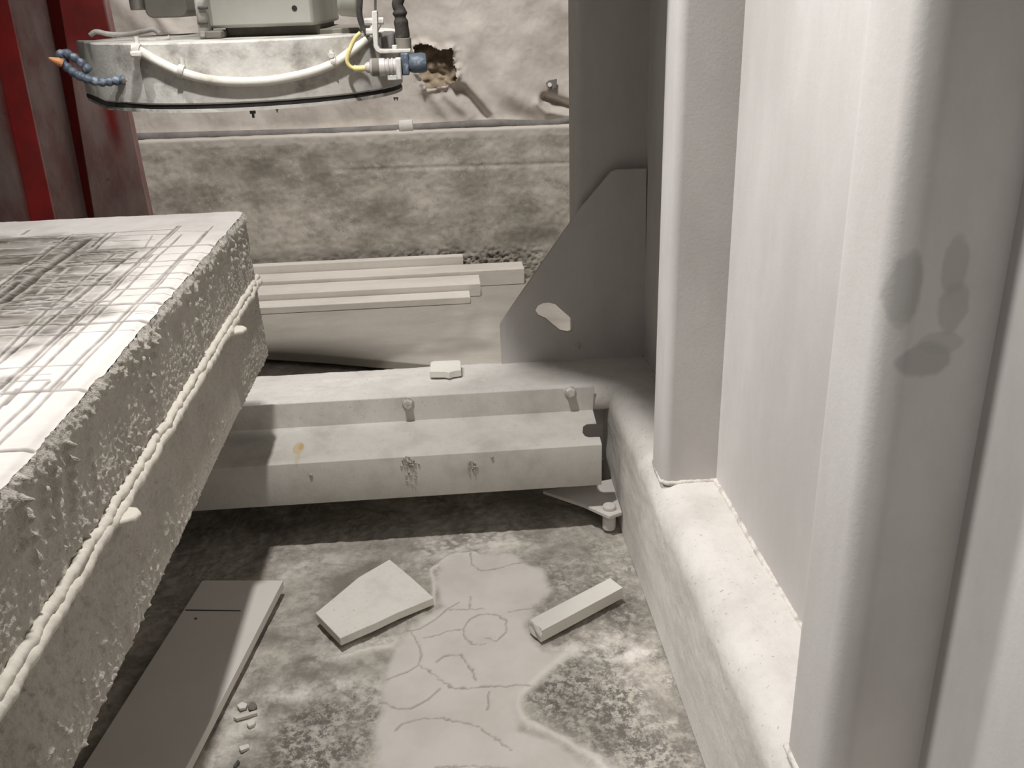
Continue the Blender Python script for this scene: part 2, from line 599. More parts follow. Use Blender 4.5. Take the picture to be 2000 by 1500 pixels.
def build_wall():
    xs = np.arange(-2.4, 1.2, 0.007)
    zs = np.arange(-0.01, ZT + 0.03, 0.007)
    X, Z = np.meshgrid(xs, zs, indexing='ij')
    slope = (ony(1127, 258, WY)[2] - ony(265, 290, WY)[2]) / (ony(1127, 258, WY)[0] - ony(265, 290, WY)[0])
    top = ZT + slope * (X - ony(700, 275, WY)[0])
    Zr = Z / (ZT + 0.0) * top
    d = fbm(X * 5, Z * 9, 4, 51) * 0.006 + fbm(X * 40, Z * 40, 4, 53) * 0.003
    line = polydist(X, Zr, [tuple(ony(u, v, WY)[[0, 2]]) for u, v in ((650, 333), (1127, 318))])
    d += np.exp(-(line / 0.006) ** 2) * 0.004
    # crumbled foot
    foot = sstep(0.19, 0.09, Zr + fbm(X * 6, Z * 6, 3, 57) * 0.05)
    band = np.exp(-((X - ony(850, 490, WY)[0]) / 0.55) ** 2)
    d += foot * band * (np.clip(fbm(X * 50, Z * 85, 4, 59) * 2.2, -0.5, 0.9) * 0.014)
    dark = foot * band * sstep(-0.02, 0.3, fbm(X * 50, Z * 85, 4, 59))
    Y = WY + d
    # top ledge, returning to the sheet behind
    n = 12
    lx = np.repeat(X[:, -1:], n, 1)
    lyy = np.linspace(0.004, 0.40, n)[None, :] + Y[:, -1:]
    lz = np.repeat(Zr[:, -1:], n, 1) + 0.004 + fbm(lx * 12, lyy * 12, 3, 61) * 0.004
    P = np.stack([np.concatenate([X, lx], 1), np.concatenate([Y, lyy], 1), np.concatenate([Zr, lz], 1)], -1)
    dk = np.concatenate([dark, np.zeros_like(lx)], 1)
    dust = np.concatenate([np.zeros_like(X), np.ones_like(lx)], 1)
    dust[:, :X.shape[1]] = sstep(0.007, 0.001, top - Zr + fbm(X * 30, Z * 10, 3, 63) * 0.009)
    t = NT('stained_concrete', 0.93, 0.15)
    c = t.mix(t.rng(t.noise(3.2, 9, 0.68, (1, 1, 1.6)), 0.38, 0.66), (0.57, 0.53, 0.47), (0.29, 0.265, 0.225))
    c = t.mix(t.math('MULTIPLY', t.rng(t.noise(14, 8, 0.7), 0.45, 0.7), 0.55), c, (0.22, 0.195, 0.16))
    c = t.mix(t.math('MULTIPLY', t.rng(t.noise(26, 6, 0.7), 0.59, 0.70), 0.6), c, (0.62, 0.58, 0.52))
    c = t.mix(t.math('MULTIPLY', t.rng(t.noise(90, 3, 0.6), 0.64, 0.72), 0.6), c, (0.16, 0.14, 0.115))
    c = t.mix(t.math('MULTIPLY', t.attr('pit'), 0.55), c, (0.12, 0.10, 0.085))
    for px, rr, am in (((620, 330), (0.06, 0.3, 0.07), 0.5), ((760, 420), (0.10, 0.3, 0.10), 0.4), ((470, 330), (0.16, .3, .05), 0.35), ((1080, 275), (0.2, .3, .03), .35),
                       ((720, 300), (0.25, .3, .035), 0.35), ((1040, 460), (0.2, .3, .035), 0.4)):
        c = t.mix(t.math('MULTIPLY', t.blob(ony(*px, WY), rr, 0.5, 12, 0.9), am), c, (0.17, 0.15, 0.12))
    for px, rr, am in (((1040, 300), (0.03, .3, .14), .35), ((560, 490), (.3, .3, .03), .35)):
        c = t.mix(t.math('MULTIPLY', t.blob(ony(*px, WY), rr, 0.5, 12, 0.9), am), c, (0.62, 0.58, 0.51))
    c = t.mix(t.math('MULTIPLY', t.attr('dust'), 0.85), c, (0.54, 0.50, 0.45))
    t.bump(t.noise(160, 5, 0.65), 0.3, 0.003)
    t.color(c)
    o = grid_obj('wall_back', P, t.m, attrs={'pit': dk, 'dust': dust})
    tag(o, kind='structure')


build_wall()

# ------------------------------------------------------------------ tarpaulin above the ledge
TY = WY + 0.16
hole = [(806, 90), (822, 86), (842, 90), (858, 99), (884, 94), (884, 128), (891, 134), (889, 158), (868, 168), (850, 172), (834, 173), (822, 152), (812, 120)]


def build_tarp():
    xs = np.arange(-2.3, 1.25, 0.0045)
    zs = np.arange(ZT - 0.05, 1.42, 0.0045)
    X, Z = np.meshgrid(xs, zs, indexing='ij')
    zb = ZT - 0.05
    d = fbm(X * 1.6, Z * 1.6, 3, 71) * 0.05 + fbm(X * 7, Z * 5, 4, 73) * 0.010

    def P(pts):
        return [tuple(ony(u, v, TY)[[0, 2]]) for u, v in pts]
    # folds: (trace, width, height), pushing towards the viewer
    for pts, w, hgt in (([(898, 150), (925, 180), (965, 226), (985, 250)], 0.022, 0.042), ([(830, 175), (850, 195), (880, 232)], 0.02, 0.03),
                        ([(870, 185), (905, 215), (915, 228)], 0.018, 0.03), ([(1000, 185), (1040, 210), (1062, 224)], 0.028, 0.035),
                        ([(1050, 200), (1070, 218), (1127, 228)], 0.014, 0.04), ([(1085, 160), (1110, 185), (1135, 215)], 0.03, 0.02),
                        ([(930, 60), (905, 110), (896, 150)], 0.03, 0.018), ([(880, 20), (892, 60)], 0.03, 0.015), ([(230, 0), (290, 60), (300, 120)], 0.03, 0.02),
                        ([(300, 15), (330, 60), (360, 78)], 0.02, 0.025)):
        q = P(pts)
        dd = polydist(X, Z, q)
        # steep on the lower side
        d = d - 0.6 * hgt * np.exp(-(dd / (1.4 * w)) ** 2)
    d += np.exp(-(polydist(X, Z, P([(905, 175), (950, 228)])) / 0.02) ** 2) * 0.03
    d += np.exp(-(polydist(X, Z, P([(1065, 195), (1100, 205), (1127, 212)])) / 0.02) ** 2) * 0.05
    d -= sstep(0.12, 0.0, Z - zb) * 0.05 * (0.6 + fbm(X * 5, Z * 2, 3, 77))
    hp = P(hole)
    sd = sdpoly(X + fbm(X * 40, Z * 40, 2, 79) * 0.012, Z, hp)
    d -= np.exp(-(np.abs(sd) / 0.016) ** 2) * (0.02 + 0.03 * fbm(X * 25, Z * 25, 2, 81))
    keep = (sd > 0)[:-1, :-1]
    t = NT('dusty_plastic_sheet', 0.85, 0.25)
    c = t.mix(t.rng(t.noise(3.5, 8, 0.65), 0.36, 0.7), (0.60, 0.55, 0.50), (0.46, 0.415, 0.37))
    c = t.mix(t.math('MULTIPLY', t.rng(t.noise(14, 8, 0.7, (1, 1, 2.5)), 0.48, 0.75), 0.4), c, (0.38, 0.335, 0.29))
    t.bump(t.noise(70, 5, 0.6), 0.2, 0.004)
    t.color(c)
    o = grid_obj('plastic_sheet', np.stack([X, TY + d, Z], -1), t.m, loc=(-0.5, TY, zb), keep=keep)
    tag(o, 'creased dusty white plastic sheet with a torn hole, hanging above the low concrete wall', 'sheet')
    # crumpled lining inside the hole
    c0 = ony(850, 130, TY + 0.06)
    xs = np.arange(c0[0] - 0.16, c0[0] + 0.16, 0.004)
    zs = np.arange(c0[2] - 0.16, c0[2] + 0.16, 0.004)
    X, Z = np.meshgrid(xs, zs, indexing='ij')
    D = np.abs(fbm(X * 9 + 2, Z * 9, 3, 91)) * 0.12 + fbm(X * 30, Z * 30, 3, 93) * 0.012
    o = grid_obj('lining_sheet', np.stack([X, TY + 0.062 - np.minimum(D, 0.09) * 0.5, Z], -1), M['brown'], loc=tuple(c0))
    tag(o, 'crumpled brown lining seen through the torn hole in the plastic sheet', 'lining')


build_tarp()

# hoses on the ledge
def ledge(pts, y):
    return [tuple(ony(u, v, y)) for u, v in pts]


tag(tube_obj('hose', ledge([(180, 268), (300, 267), (450, 263), (600, 259), (720, 254), (850, 247), (960, 241), (1030, 242), (1080, 240), (1130, 230), (1200, 222)], WY + 0.078), 0.017,
             M['hose_grey'], loc=tuple(ony(700, 262, WY + 0.06))), 'thick grey hose lying along the ledge of the concrete wall', 'hose')
tag(tube_obj('cable', ledge([(180, 284), (300, 281), (450, 279), (560, 274), (700, 268), (800, 264), (900, 257), (1000, 254), (1060, 251), (1130, 247), (1200, 244)], WY + 0.035), 0.0085,
             M['hose_white'], loc=tuple(ony(700, 268, WY + 0.045))), 'white cable with taped joints running just below the grey hose on the ledge', 'cable')
tag(tube_obj('cable', ledge([(180, 281), (290, 285), (400, 282), (470, 274), (560, 271), (650, 268), (760, 262), (800, 258)], WY + 0.0515), 0.006,
             M['hose_white'], loc=tuple(ony(470, 276, WY + 0.075))), 'thinner white cable crossing beside the other one at the left end of the ledge', 'cable')
ck = thing('pipe_clip', tuple(ony(790, 270, WY + 0.03)), 'white plastic double clip holding hose and cable on the ledge', 'pipe clip')
for (pu, pv, w, h_) in ((793, 247, 0.030, 0.026), (790, 264, 0.032, 0.024)):
    c = ony(pu, pv, WY + 0.055)
    bm = bmesh.new()
    add_tube(bm, [(c[0] - w, c[1], c[2]), (c[0] + w, c[1], c[2] + 0.003)], h_, 24)
    bm_obj('ring', bm, M['plastic'], ck, bevel=0.003)
for pu, pv in ((1007, 254), (1062, 251)):
    c = ony(pu, pv, WY + 0.035)
    tag(cyl_obj('tape_band', (c[0] - 0.02, c[1], c[2]), (c[0] + 0.02, c[1], c[2] + .001), 0.0115, M['hose_white'], loc=tuple(c)),
        ('left' if pu < 1040 else 'right') + ' of the two tape lumps on the white ledge cable', 'tape', 'tape lumps on the cable')

# small eyelet plate on the sheet
ey = bmesh.new()
pc = [ony(u, v, TY - 0.02) for u, v in ((1066, 162), (1072, 157), (1088, 154), (1087, 172), (1080, 174), (1069, 171))]
add_hull(ey, pc, [p + np.array([0, 0.006, 0]) for p in pc])
eo = bm_obj('eyelet_plate', ey, M['hose_grey'], loc=tuple(ony(1078, 165, TY - 0.02)), bevel=0.001)
tag(eo, 'small grey eyelet plate fixed to the sheet at right near the steel column', 'bracket')
e0 = ony(1074, 166, TY - 0.026)
cyl_obj('eyelet', (e0[0], e0[1], e0[2]), (e0[0], e0[1] + 0.01, e0[2]), 0.009, M['stone'], eo)

# ------------------------------------------------------------------ red corrugated panel
def build_red():
    y0 = 3.3
    top, bot = -60, 470

    def pt(ut, ub, depth, z):
        """x on the plane at height z for a stripe edge given at picture rows 0 and 420"""
        a, b = ony(ut, 0, y0), ony(ub, 420, y0)
        k = (z - b[2]) / (a[2] - b[2])
        return b[0] + (a[0] - b[0]) * k
    prof = [(-330, -190, .0), (-250, -120, 0), (-200, -80, .05), (-170, -52, .0), (-28, 60, .0), (5, 96, 0.05), (81, 162, 0.05), (118, 186, 0.0),
            (150, 225, 0.0), (203, 290, 0.0), (205, 292, 0.03), (190, 280, 0.035)]
    zs = np.linspace(0.0, 1.45, 160)
    Ps, dust, xs0 = [], [], []
    pts = []
    for (a, b), nn in zip(zip(prof[:-1], prof[1:]), [10, 10, 10, 10, 10, 26, 12, 12, 18, 3, 3]):
        for i in range(nn):
            k = i / nn
            pts.append((a[0] + (b[0] - a[0]) * k, a[1] + (b[1] - a[1]) * k, a[2] + (b[2] - a[2]) * k, (a[2] != b[2])))
    pts.append(prof[-1] + (True,))
    P = np.zeros((len(pts), len(zs), 3))
    A = np.zeros((len(pts), len(zs)))
    for i, (ut, ub, dp, side) in enumerate(pts):
        P[i, :, 0] = [pt(ut, ub, dp, z) for z in zs]
        P[i, :, 1] = y0 + dp
        P[i, :, 2] = zs
        base = (0.03 if ut < 203 else 0.85) if side else 0.92
        # worn clean strips on the right-hand flat and near its top
        if 118 <= ut < 203:
            k = (ut - 118) / 85
            wear = np.exp(-((k - 0.55 - 0.2 * (1.2 - zs) / .6) / 0.16) ** 2) * sstep(0.66, 0.85, zs)
            wear = np.maximum(wear, sstep(0.95, 1.12, zs))
            A[i] = base * (1 - 0.9 * wear)
        else:
            A[i] = base
    A = np.clip(A + fbm(P[..., 0] * 14, P[..., 2] * 4, 4, 95) * 0.18 * (A > 0.2), 0, 1)
    t = NT('dusty_red_steel', 0.75, 0.3)
    red = t.mix(t.rng(t.noise(9, 5), 0.35, 0.7), (0.22, 0.005, 0.004), (0.13, 0.004, 0.003))
    dustc = t.mix(t.rng(t.noise(7, 7, 0.65, (2, 2, 0.7)), 0.35, 0.68), (0.31, 0.24, 0.22), (0.21, 0.13, 0.12))
    sp = t.math('MULTIPLY', t.rng(t.noise(40, 3), 0.66, 0.74), 0.5)
    c = t.mix(t.math('MULTIPLY', t.attr('dust'), t.rng(t.noise(5, 5, .6, (3, 3, 1)), 0.2, 0.5, 0.6, 1.0)), red, dustc)
    c = t.mix(sp, c, (0.10, 0.03, 0.028))
    t.bump(t.noise(60, 4), 0.1, 0.002)
    t.color(c)
    o = grid_obj('corrugated_panel', P, t.m, loc=(-1.3, 3.3, 0), attrs={'dust': A}, smooth=30)
    so = o.modifiers.new('thick', 'SOLIDIFY')
    so.thickness = 0.004
    so.offset = 1
    tag(o, 'tall red corrugated steel panel, grey with dust, standing behind the saw table', 'panel')


build_red()

# ------------------------------------------------------------------ stone strips stacked along the wall
def strip(y0, y1, z0, z1, x0, x1, label, tilt=0.0):
    bm = bmesh.new()
    dy = tilt * (x1 - x0)
    add_hull(bm, [(x0, y0, z0), (x1, y0 + dy, z0), (x1, y1 + dy, z0), (x0, y1, z0)], [(x0, y0, z1), (x1, y0 + dy, z1), (x1, y1 + dy, z1), (x0, y1, z1)])
    o = bm_obj('stone_strip', bm, M['board'], loc=((x0 + x1) / 2, (y0 + y1) / 2, z0), bevel=0.003)
    return tag(o, label, 'stone strip', 'sawn strips stacked along the concrete wall')


# big slab on the floor in front of the strips
sl = [onz(u, v, 0.045)[:2] for u, v in ((440, 681), (640, 694), (860, 713), (1100, 730))]
bm = bmesh.new()
lo_, hi_ = [], []
fr = [(-1.3, sl[0][1] + 0.08)] + [tuple(p) for p in sl]
outl = fr + [(0.62, 2.75), (0.62, 3.95), (-1.3, 3.95)]
add_hull(bm, [(x, y, 0.012) for x, y in outl], [(x, y, 0.045) for x, y in outl])
tag(bm_obj('stone_slab', bm, M['slab'], loc=(-0.2, 3.4, 0.0), bevel=0.004), 'large flat brownish slab lying on the floor behind the white cross beam', 'slab')

SZ = 0.046
xl = -1.25


def bx(u, v, z):
    return float(onz(u, v, z)[0]), float(onz(u, v, z)[1])


e = bx(918, 575, .075)
strip(3.63, 3.72, SZ, 0.075, xl, e[0], 'lowest and frontmost pale strip of the stack, casting a shadow on the slab')
e = bx(930, 560, .10)
strip(3.725, 3.862, SZ, 0.10, xl, e[0] + 0.02, 'wide pale strip with a dark broken end, third from the wall')
e = bx(1027, 533, .115)
strip(3.868, 3.985, SZ, 0.115, xl, e[0], 'longest strip of the stack, reaching furthest right behind the steel plate')
e = bx(905, 507, .15)
strip(3.99, 4.035, SZ, 0.150, xl, e[0], 'thin strip standing on edge right against the concrete wall')

# ================================================================== CUTTING TABLE
TX, TZ = -0.417, 0.80
table = thing('saw_table', (-0.95, 1.3, 0), 'large dusty stone saw table with a scored white top and crusted grey side', 'saw table')


def onz_px(x, y):
    """is this spot of the bed inside the photographed part?"""
    e = np.array([x, y, TZ]) - CAMC
    return 1000 + FPX * e.dot(_r) / e.dot(_f) > -60


def build_table():
    xs = np.concatenate([np.arange(-1.75, -1.16, 0.004), np.arange(-1.158, TX + 0.001, 0.0019)])
    xs[-1] = TX
    ys = np.concatenate([np.linspace(-0.2, 0.595, 130), np.arange(0.60, 1.972, 0.0019)])
    X, Y = np.meshgrid(xs, ys, indexing='ij')

    def w(p):
        return tuple(onz(p[0], p[1], TZ)[:2])
    depth = np.zeros_like(X)
    side = np.zeros_like(X)
    warp = fbm(X * 6, Y * 6, 2, 101) * 0.004
    L = []          # (a, b, width m, depth m)
    ylines = [((406, 450), (93, 764), .0022, 1), ((417, 441), (110, 764), .0016, .8), ((355, 457), (8, 790), .002, 1), ((346, 441), (0, 760), .0024, 1.2), ((352, 441), (8, 764), .0018, .8),
              ((265, 490), (126, 602), .003, 1.2), ((126, 602), (0, 709), .0022, .9), ((224, 495), (91, 607), .0022, .8), ((91, 607), (-30, 725), .002, .7), ((137, 522), (32, 606), .003, -1),
              ((172, 467), (3, 590), .006, 2.6), ((166, 474), (90, 527), .005, 1.8), ((133, 499), (73, 546), .003, -1), ((74, 501), (-20, 568), .003, -1), ((106, 480), (85, 495), .004, 1.4),
              ((34, 551), (-30, 600), .004, 2), ((143, 456), (-10, 565), .0022, .7), ((224, 453), (186, 487), .0025, 1), ((210, 455), (180, 482), .0025, 1), ((55, 449), (42, 458), .003, 1), ((300, 496), (283, 512), .002, .6),
              ((390, 468), (290, 560), .0014, .6), ((296, 460), (283, 482), .0014, .5), ((168, 611), (0, 775), .0014, .5), ((95, 745), (-20, 860), .002, .8), ((120, 745), (0, 868), .002, .8), ((33, 760), (-10, 803), .002, .8)]
    xlines = [((180, 488), (424, 476), .0045, 1.8), ((242, 513), (393, 506), .003, 1), ((228, 539), (375, 531), .003, 1.2), ((221, 566), (351, 560), .003, 1.2), ((187, 596), (326, 590), .004, 1.3), ((140, 633), (290, 625), .0035, 1.4),
              ((129, 650), (262, 644), .0016, .7), ((0, 719), (161, 711), .0018, .8), ((39, 734), (98, 731), .0014, .5), ((0, 747), (95, 742), .0016, .6), ((3, 768), (168, 759), .0028, 1.6), ((-10, 881), (63, 875), .0024, 1.2),
              ((297, 497), (410, 492), .0018, .6), ((263, 522), (385, 516), .0018, .6), ((253, 548), (361, 543), .0016, .5), ((236, 578), (343, 572), .0016, .6), ((169, 613), (300, 606), .0016, .6), ((265, 612), (310, 609), .0014, .5),
              ((0, 465), (336, 448), .003, .9), ((228, 460), (326, 457), .0025, .7), ((214, 470), (300, 468), .002, .5), ((90, 617), (187, 613), .002, .6), ((50, 635), (140, 632), .002, .6), ((5, 639), (40, 637), .003, 1.4), ((0, 655), (130, 652), .002, .6),
              ((340, 451), (402, 451), .0016, .5)]
    r2 = random.Random(5)
    for a, b, wd, dp in ylines + xlines:
        L.append((w(a), w(b), wd, dp))
    for i in range(70):
        v = r2.uniform(468, 612)
        u = r2.uniform(-10, 240 - (v - 470) * 0.6)
        ln = r2.uniform(25, 90)
        L.append((w((u, v)), w((u + ln, v - ln * 0.045)), r2.uniform(.0016, .0035), r2.choice((-.5, .5, .9, 1.3, 1.8))))
    for i in range(60):
        cx, cy = r2.uniform(-1.7, -0.95), r2.uniform(0.1, 1.8)
        ln = r2.uniform(0.1, 0.5)
        wd, dp = r2.uniform(.002, .0035), r2.choice((-.5, .6, 1.0, 1.4))
        if onz_px(cx, cy):
            continue
        L.append(((cx, cy), (cx + ln, cy + r2.uniform(-.01, .01)), wd, dp) if i % 3 else ((cx, cy), (cx + r2.uniform(-.01, .01), cy + ln), wd, dp))
    gro = np.zeros_like(X)
    for a, b, wd, dp in L:
        x0, x1 = min(a[0], b[0]) - .02, max(a[0], b[0]) + .02
        y0, y1 = min(a[1], b[1]) - .02, max(a[1], b[1]) + .02
        i0, i1 = np.searchsorted(xs, (x0, x1))
        j0, j1 = np.searchsorted(ys, (y0, y1))
        if i1 <= i0 or j1 <= j0:
            continue
        sl_ = np.s_[i0:i1, j0:j1]
        dd, tt = segdist(X[sl_] + warp[sl_], Y[sl_] + warp[sl_] * .7, a, b)
        amp = 0.75 + 0.35 * fbm(X[sl_] * 30, Y[sl_] * 30, 2, 103)
        g = np.exp(-(dd / (wd * 1.25)) ** 4) * amp
        if dp > 0:
            depth[sl_] = np.minimum(depth[sl_], -g * 0.0021 * dp)
            gro[sl_] = np.maximum(gro[sl_], g * min(1.0, 0.6 + dp * 0.35))
            side[sl_] = np.maximum(side[sl_], np.exp(-((dd - wd * 2.0) / wd) ** 2) * 0.6)
        else:
            depth[sl_] += g * 0.0012
            side[sl_] = np.maximum(side[sl_], g)
    dirt_poly = [w(p) for p in ((-120, 470), (60, 462), (180, 472), (262, 492), (240, 520), (222, 545), (190, 585), (150, 625), (120, 652), (60, 668), (-20, 705), (-200, 800), (-500, 640))]
    sd = sdpoly(X, Y, dirt_poly)
    dirt = sstep(0.05, -0.05, sd + fbm(X * 9, Y * 12, 4, 107) * 0.10)
    dirt *= 0.80 + 0.55 * fbm(X * 5, Y * 22, 4, 109)
    dpx = np.exp(-((polydist(X, Y, [w(p) for p in ((165, 470), (110, 512), (60, 548), (0, 590))]) / 0.035) ** 2))
    dirt = np.clip(dirt + dpx * 0.5, 0, 1)
    dirt = np.maximum(dirt, 0.8 * np.exp(-((polydist(X, Y, [w((-5, 752)), w((12, 742))]) / 0.012) ** 2)))
    z = TZ + depth + fbm(X * 10, Y * 10, 3, 111) * 0.0012 + fbm(X * 50, Y * 50, 3, 113) * 0.0007 * (1 + 2 * dirt)
    edge = sstep(0.012, 0.0, TX - X)
    z -= edge * (0.003 + 0.004 * np.clip(fbm(Y * 20 + 5, Y * 0, 3, 115), 0, 1))
    Xo = X + edge * fbm(Y * 16, Y * 0 + 2, 4, 117) * 0.007
    t = NT('scored_dusty_bed', 0.93, 0.15)
    wc = t.mix(t.rng(t.noise(8, 7, 0.6), 0.4, 0.75), (0.63, 0.595, 0.56), (0.53, 0.495, 0.465))
    dc = t.mix(t.rng(t.noise(14, 7, 0.7, (0.5, 2.4, 1)), 0.36, 0.62), (0.20, 0.18, 0.15), (0.06, 0.05, 0.04))
    c = t.mix(t.attr('dirt'), wc, dc)
    c = t.mix(t.math('MULTIPLY', t.attr('side'), 0.5), c, (0.72, 0.685, 0.64))
    c = t.mix(t.math('MULTIPLY', t.attr('groove'), 0.95), c, t.mix(t.attr('dirt'), (0.13, 0.11, 0.10), (0.03, 0.025, 0.02)))
    t.bump(t.noise(120, 5, 0.6), 0.15, 0.002)
    t.color(c)
    grid_obj('table_top', np.stack([Xo, Y, z], -1), t.m, table, attrs={'dirt': dirt, 'groove': gro, 'side': side})

    # crusted side
    ys = np.concatenate([np.linspace(-0.2, 0.595, 160), np.arange(0.60, 2.0, 0.0022)])
    zs = np.arange(0.474, 0.7985, 0.0022)
    Yg, Z = np.meshgrid(ys, zs, indexing='ij')
    zseam = 0.646
    lip = fbm(Yg * 16, Yg * 0 + 2, 4, 117) * 0.007
    up = sstep(zseam - 0.004, zseam + 0.004, Z)
    near_top = sstep(0.70, 0.795, Z)
    d = fbm(Yg * 18, Z * 18, 3, 121) * 0.0022 + fbm(Yg * 110, Z * 130, 3, 123) * 0.0028
    # horizontally dragged crumbs on the upper half
    crumb = np.clip(fbm(Yg * 60 + Z * 50, Z * 150 - Yg * 20, 3, 125) - 0.10, 0, 0.42)
    crumb_mask = up * (0.25 + 0.9 * sstep(1.75, 1.0, Yg)) * (0.35 + 0.65 * sstep(-0.2, 0.3, fbm(Yg * 6, Z * 10, 3, 127)))
    d += crumb * crumb_mask * 0.012
    d += (1 - up) * np.clip(fbm(Yg * 60 + Z * 40, Z * 120, 3, 129) - 0.10, 0, 1) * 0.010 * (0.4 + 0.7 * sstep(1.5, 0.9, Yg))
    # broken lip below the top edge
    low = 0.774 - 0.016 * fbm(Yg * 14, Yg * 0 + 7, 3, 131)
    lipm = sstep(low - 0.006, low + 0.006, Z)
    lump = np.abs(fbm(Yg * 60, Z * 50, 2, 133)) + 0.3 * fbm(Yg * 150, Z * 150, 2, 134)
    lump = np.minimum(lump, 0.45)
    d += lipm * (0.004 + lump * 0.008) + sstep(0.785, 0.7985, Z) * (lip + 0.001 - lipm * (0.004 + lump * 0.008))
    # drips
    r3 = random.Random(11)
    for i in range(66):
        yc = r3.uniform(0.62, 1.93) if i < 46 else r3.uniform(-0.15, 0.6)
        ln = r3.choice((0.02, 0.03, 0.04, 0.06, 0.085)) * r3.uniform(.8, 1.2)
        wd = r3.uniform(0.0035, 0.0065)
        zt = 0.775
        zz = zt - Z
        prof_ = sstep(-0.01, 0.0, zz) * sstep(ln, ln * 0.8, zz)
        bead = 0.75 + 0.4 * np.sin(Z * r3.uniform(250, 420) + i)
        d += np.exp(-((Yg - yc - 0.004 * np.sin(Z * 60 + i)) / wd) ** 2) * prof_ * bead * r3.uniform(0.0045, 0.008)
    t = NT('crusted_grey_render', 0.95, 0.1)
    c = t.mix(t.rng(t.noise(11, 7, 0.65), 0.35, 0.7), (0.545, 0.51, 0.455), (0.46, 0.428, 0.375))
    c = t.mix(t.math('MULTIPLY', t.rng(t.noise(70, 5, 0.7), 0.5, 0.7), 0.4), c, (0.40, 0.365, 0.305))
    c = t.mix(t.math('MULTIPLY', t.attr('crumb'), 0.5), c, (0.66, 0.62, 0.55))
    t.bump(t.noise(150, 4, 0.65), 0.9, 0.005)
    t.color(c)
    M['render'] = t.m
    # the wall leans out slightly towards the bottom at its far end
    Xw = TX + d + sstep(1.6, 2.0, Yg) * (0.79 - Z) * 0.02
    yy = Yg + (TZ - Z) * 0.06 * sstep(1.8, 2.0, Yg) - 0.028 * sstep(1.8, 2.0, Yg)
    o = grid_obj('side_wall', np.stack([Xw, yy, Z], -1)[:, ::-1], t.m, table, attrs={'crumb': (np.clip(crumb * crumb_mask * 4, 0, 1))[:, ::-1]})
    # body behind the skin and the pedestal that carries it
    bm = bmesh.new()
    add_hull(bm, [(-1.75, -0.2, 0.474), (TX - 0.002, -0.2, 0.474), (TX + 0.003, 1.985, 0.474), (-1.75, 1.985, 0.474)],
             [(-1.75, -0.2, 0.79), (TX - 0.006, -0.2, 0.79), (TX - 0.006, 1.966, 0.79), (-1.75, 1.966, 0.79)])
    bm_obj('table_body', bm, M['render'], table, bevel=0.004)
    box_obj('pedestal', -1.55, -1.02, 0.75, 1.75, 0.0, 0.474, M['hose_grey'], table, bevel=0.01)

    # twin sealant bead on the seam
    ys = np.arange(-0.20, 2.004, 0.004)
    for zc, rr, sd_, off in ((0.6505, 0.0066, 141, 0.003), (0.6405, 0.0076, 143, 0.006)):
        bm = bmesh.new()
        q = np.stack([TX + off + fbm(ys * 22, ys * 0, 3, sd_) * 0.004, ys, zc + fbm(ys * 14, ys * 0 + 4, 3, sd_ + 1) * 0.0055 + fbm(ys * 75, ys * 0 + 6, 2, sd_ + 5) * 0.0028], -1)
        rads = rr * (1 + 0.45 * fbm(ys * 60, ys * 0 + 9, 4, sd_ + 2))
        add_tube(bm, [tuple(p) for p in q], list(rads), 10)
        bm_obj('sealant_bead', bm, M['sealant'], table, smooth=180)
    # tabs standing out of the seam
    for (u, v), sc_ in (((232, 1010), 1.0), ((452, 646), 1.1)):
        c_ = onx(u, v, TX + 0.006)
        bm = bmesh.new()
        out = [(-0.004, -0.024), (0.022, -0.012), (0.026, 0.004), (0.018, 0.016), (-0.004, 0.022)]
        lo2 = [(c_[0] + a * sc_, c_[1] + b * sc_, c_[2] - 0.004) for a, b in out]
        hi2 = [(c_[0] + a * sc_, c_[1] + b * sc_, c_[2] + 0.004) for a, b in out]
        add_hull(bm, lo2, hi2)
        bm_obj('sealant_tab', bm, M['sealant'], table, bevel=0.003)


M['sealant'] = dusty('dusty_sealant', (0.72, 0.68, 0.60), (0.58, 0.54, 0.47), 30, 0.45, 0.75, bump=0.3, bscale=150)
build_table()

# ================================================================== STEEL FRAME
frame = thing('machine_frame', (0.45, 1.3, 0), 'heavy dust-covered steel machine frame with ribbed side panel, base beams and corner plate', 'machine frame')
ZB, XB, XP, XR = 0.30, 0.38, 0.504, 0.397


def build_base_beam():
    # profile from the floor up the left face, round the shoulder and in under the panel
    sr = 0.055
    prof = [(XB, 0.0), (XB + 0.002, 0.05), (XB, 0.12)]
    prof += [(XB, 0.12 + (ZB - sr - 0.12) * i / 8) for i in range(1, 8)]
    prof += [(XB + sr - sr * math.cos(a), ZB - sr + sr * math.sin(a)) for a in np.linspace(0, math.pi / 2, 14)]
    prof += [(XB + sr + 0.19 * i / 30, ZB) for i in range(1, 31)]
    p = np.array(prof)
    # resample densely
    s = np.concatenate([[0], np.cumsum(np.hypot(*np.diff(p, axis=0).T))])
    t_ = np.linspace(0, s[-1], 130)
    px, pz = np.interp(t_, s, p[:, 0]), np.interp(t_, s, p[:, 1])
    nx, nz = -np.gradient(pz), np.gradient(px)
    ln = np.hypot(nx, nz)
    nx, nz = nx / ln, nz / ln
    ys = np.arange(0.25, 2.56, 0.005)
    T, Y = np.meshgrid(t_, ys, indexing='ij')
    d = fbm(T * 9, Y * 5, 4, 151) * 0.005 + fbm(T * 60, Y * 60, 3, 153) * 0.0008
    d *= sstep(0.0, 0.12, T)
    X = px[:, None] + nx[:, None] * d
    Z = np.maximum(pz[:, None] + nz[:, None] * d, 0)
    grid_obj('base_beam', np.stack([X, Y, Z], -1), M['beam'], frame)


build_base_beam()

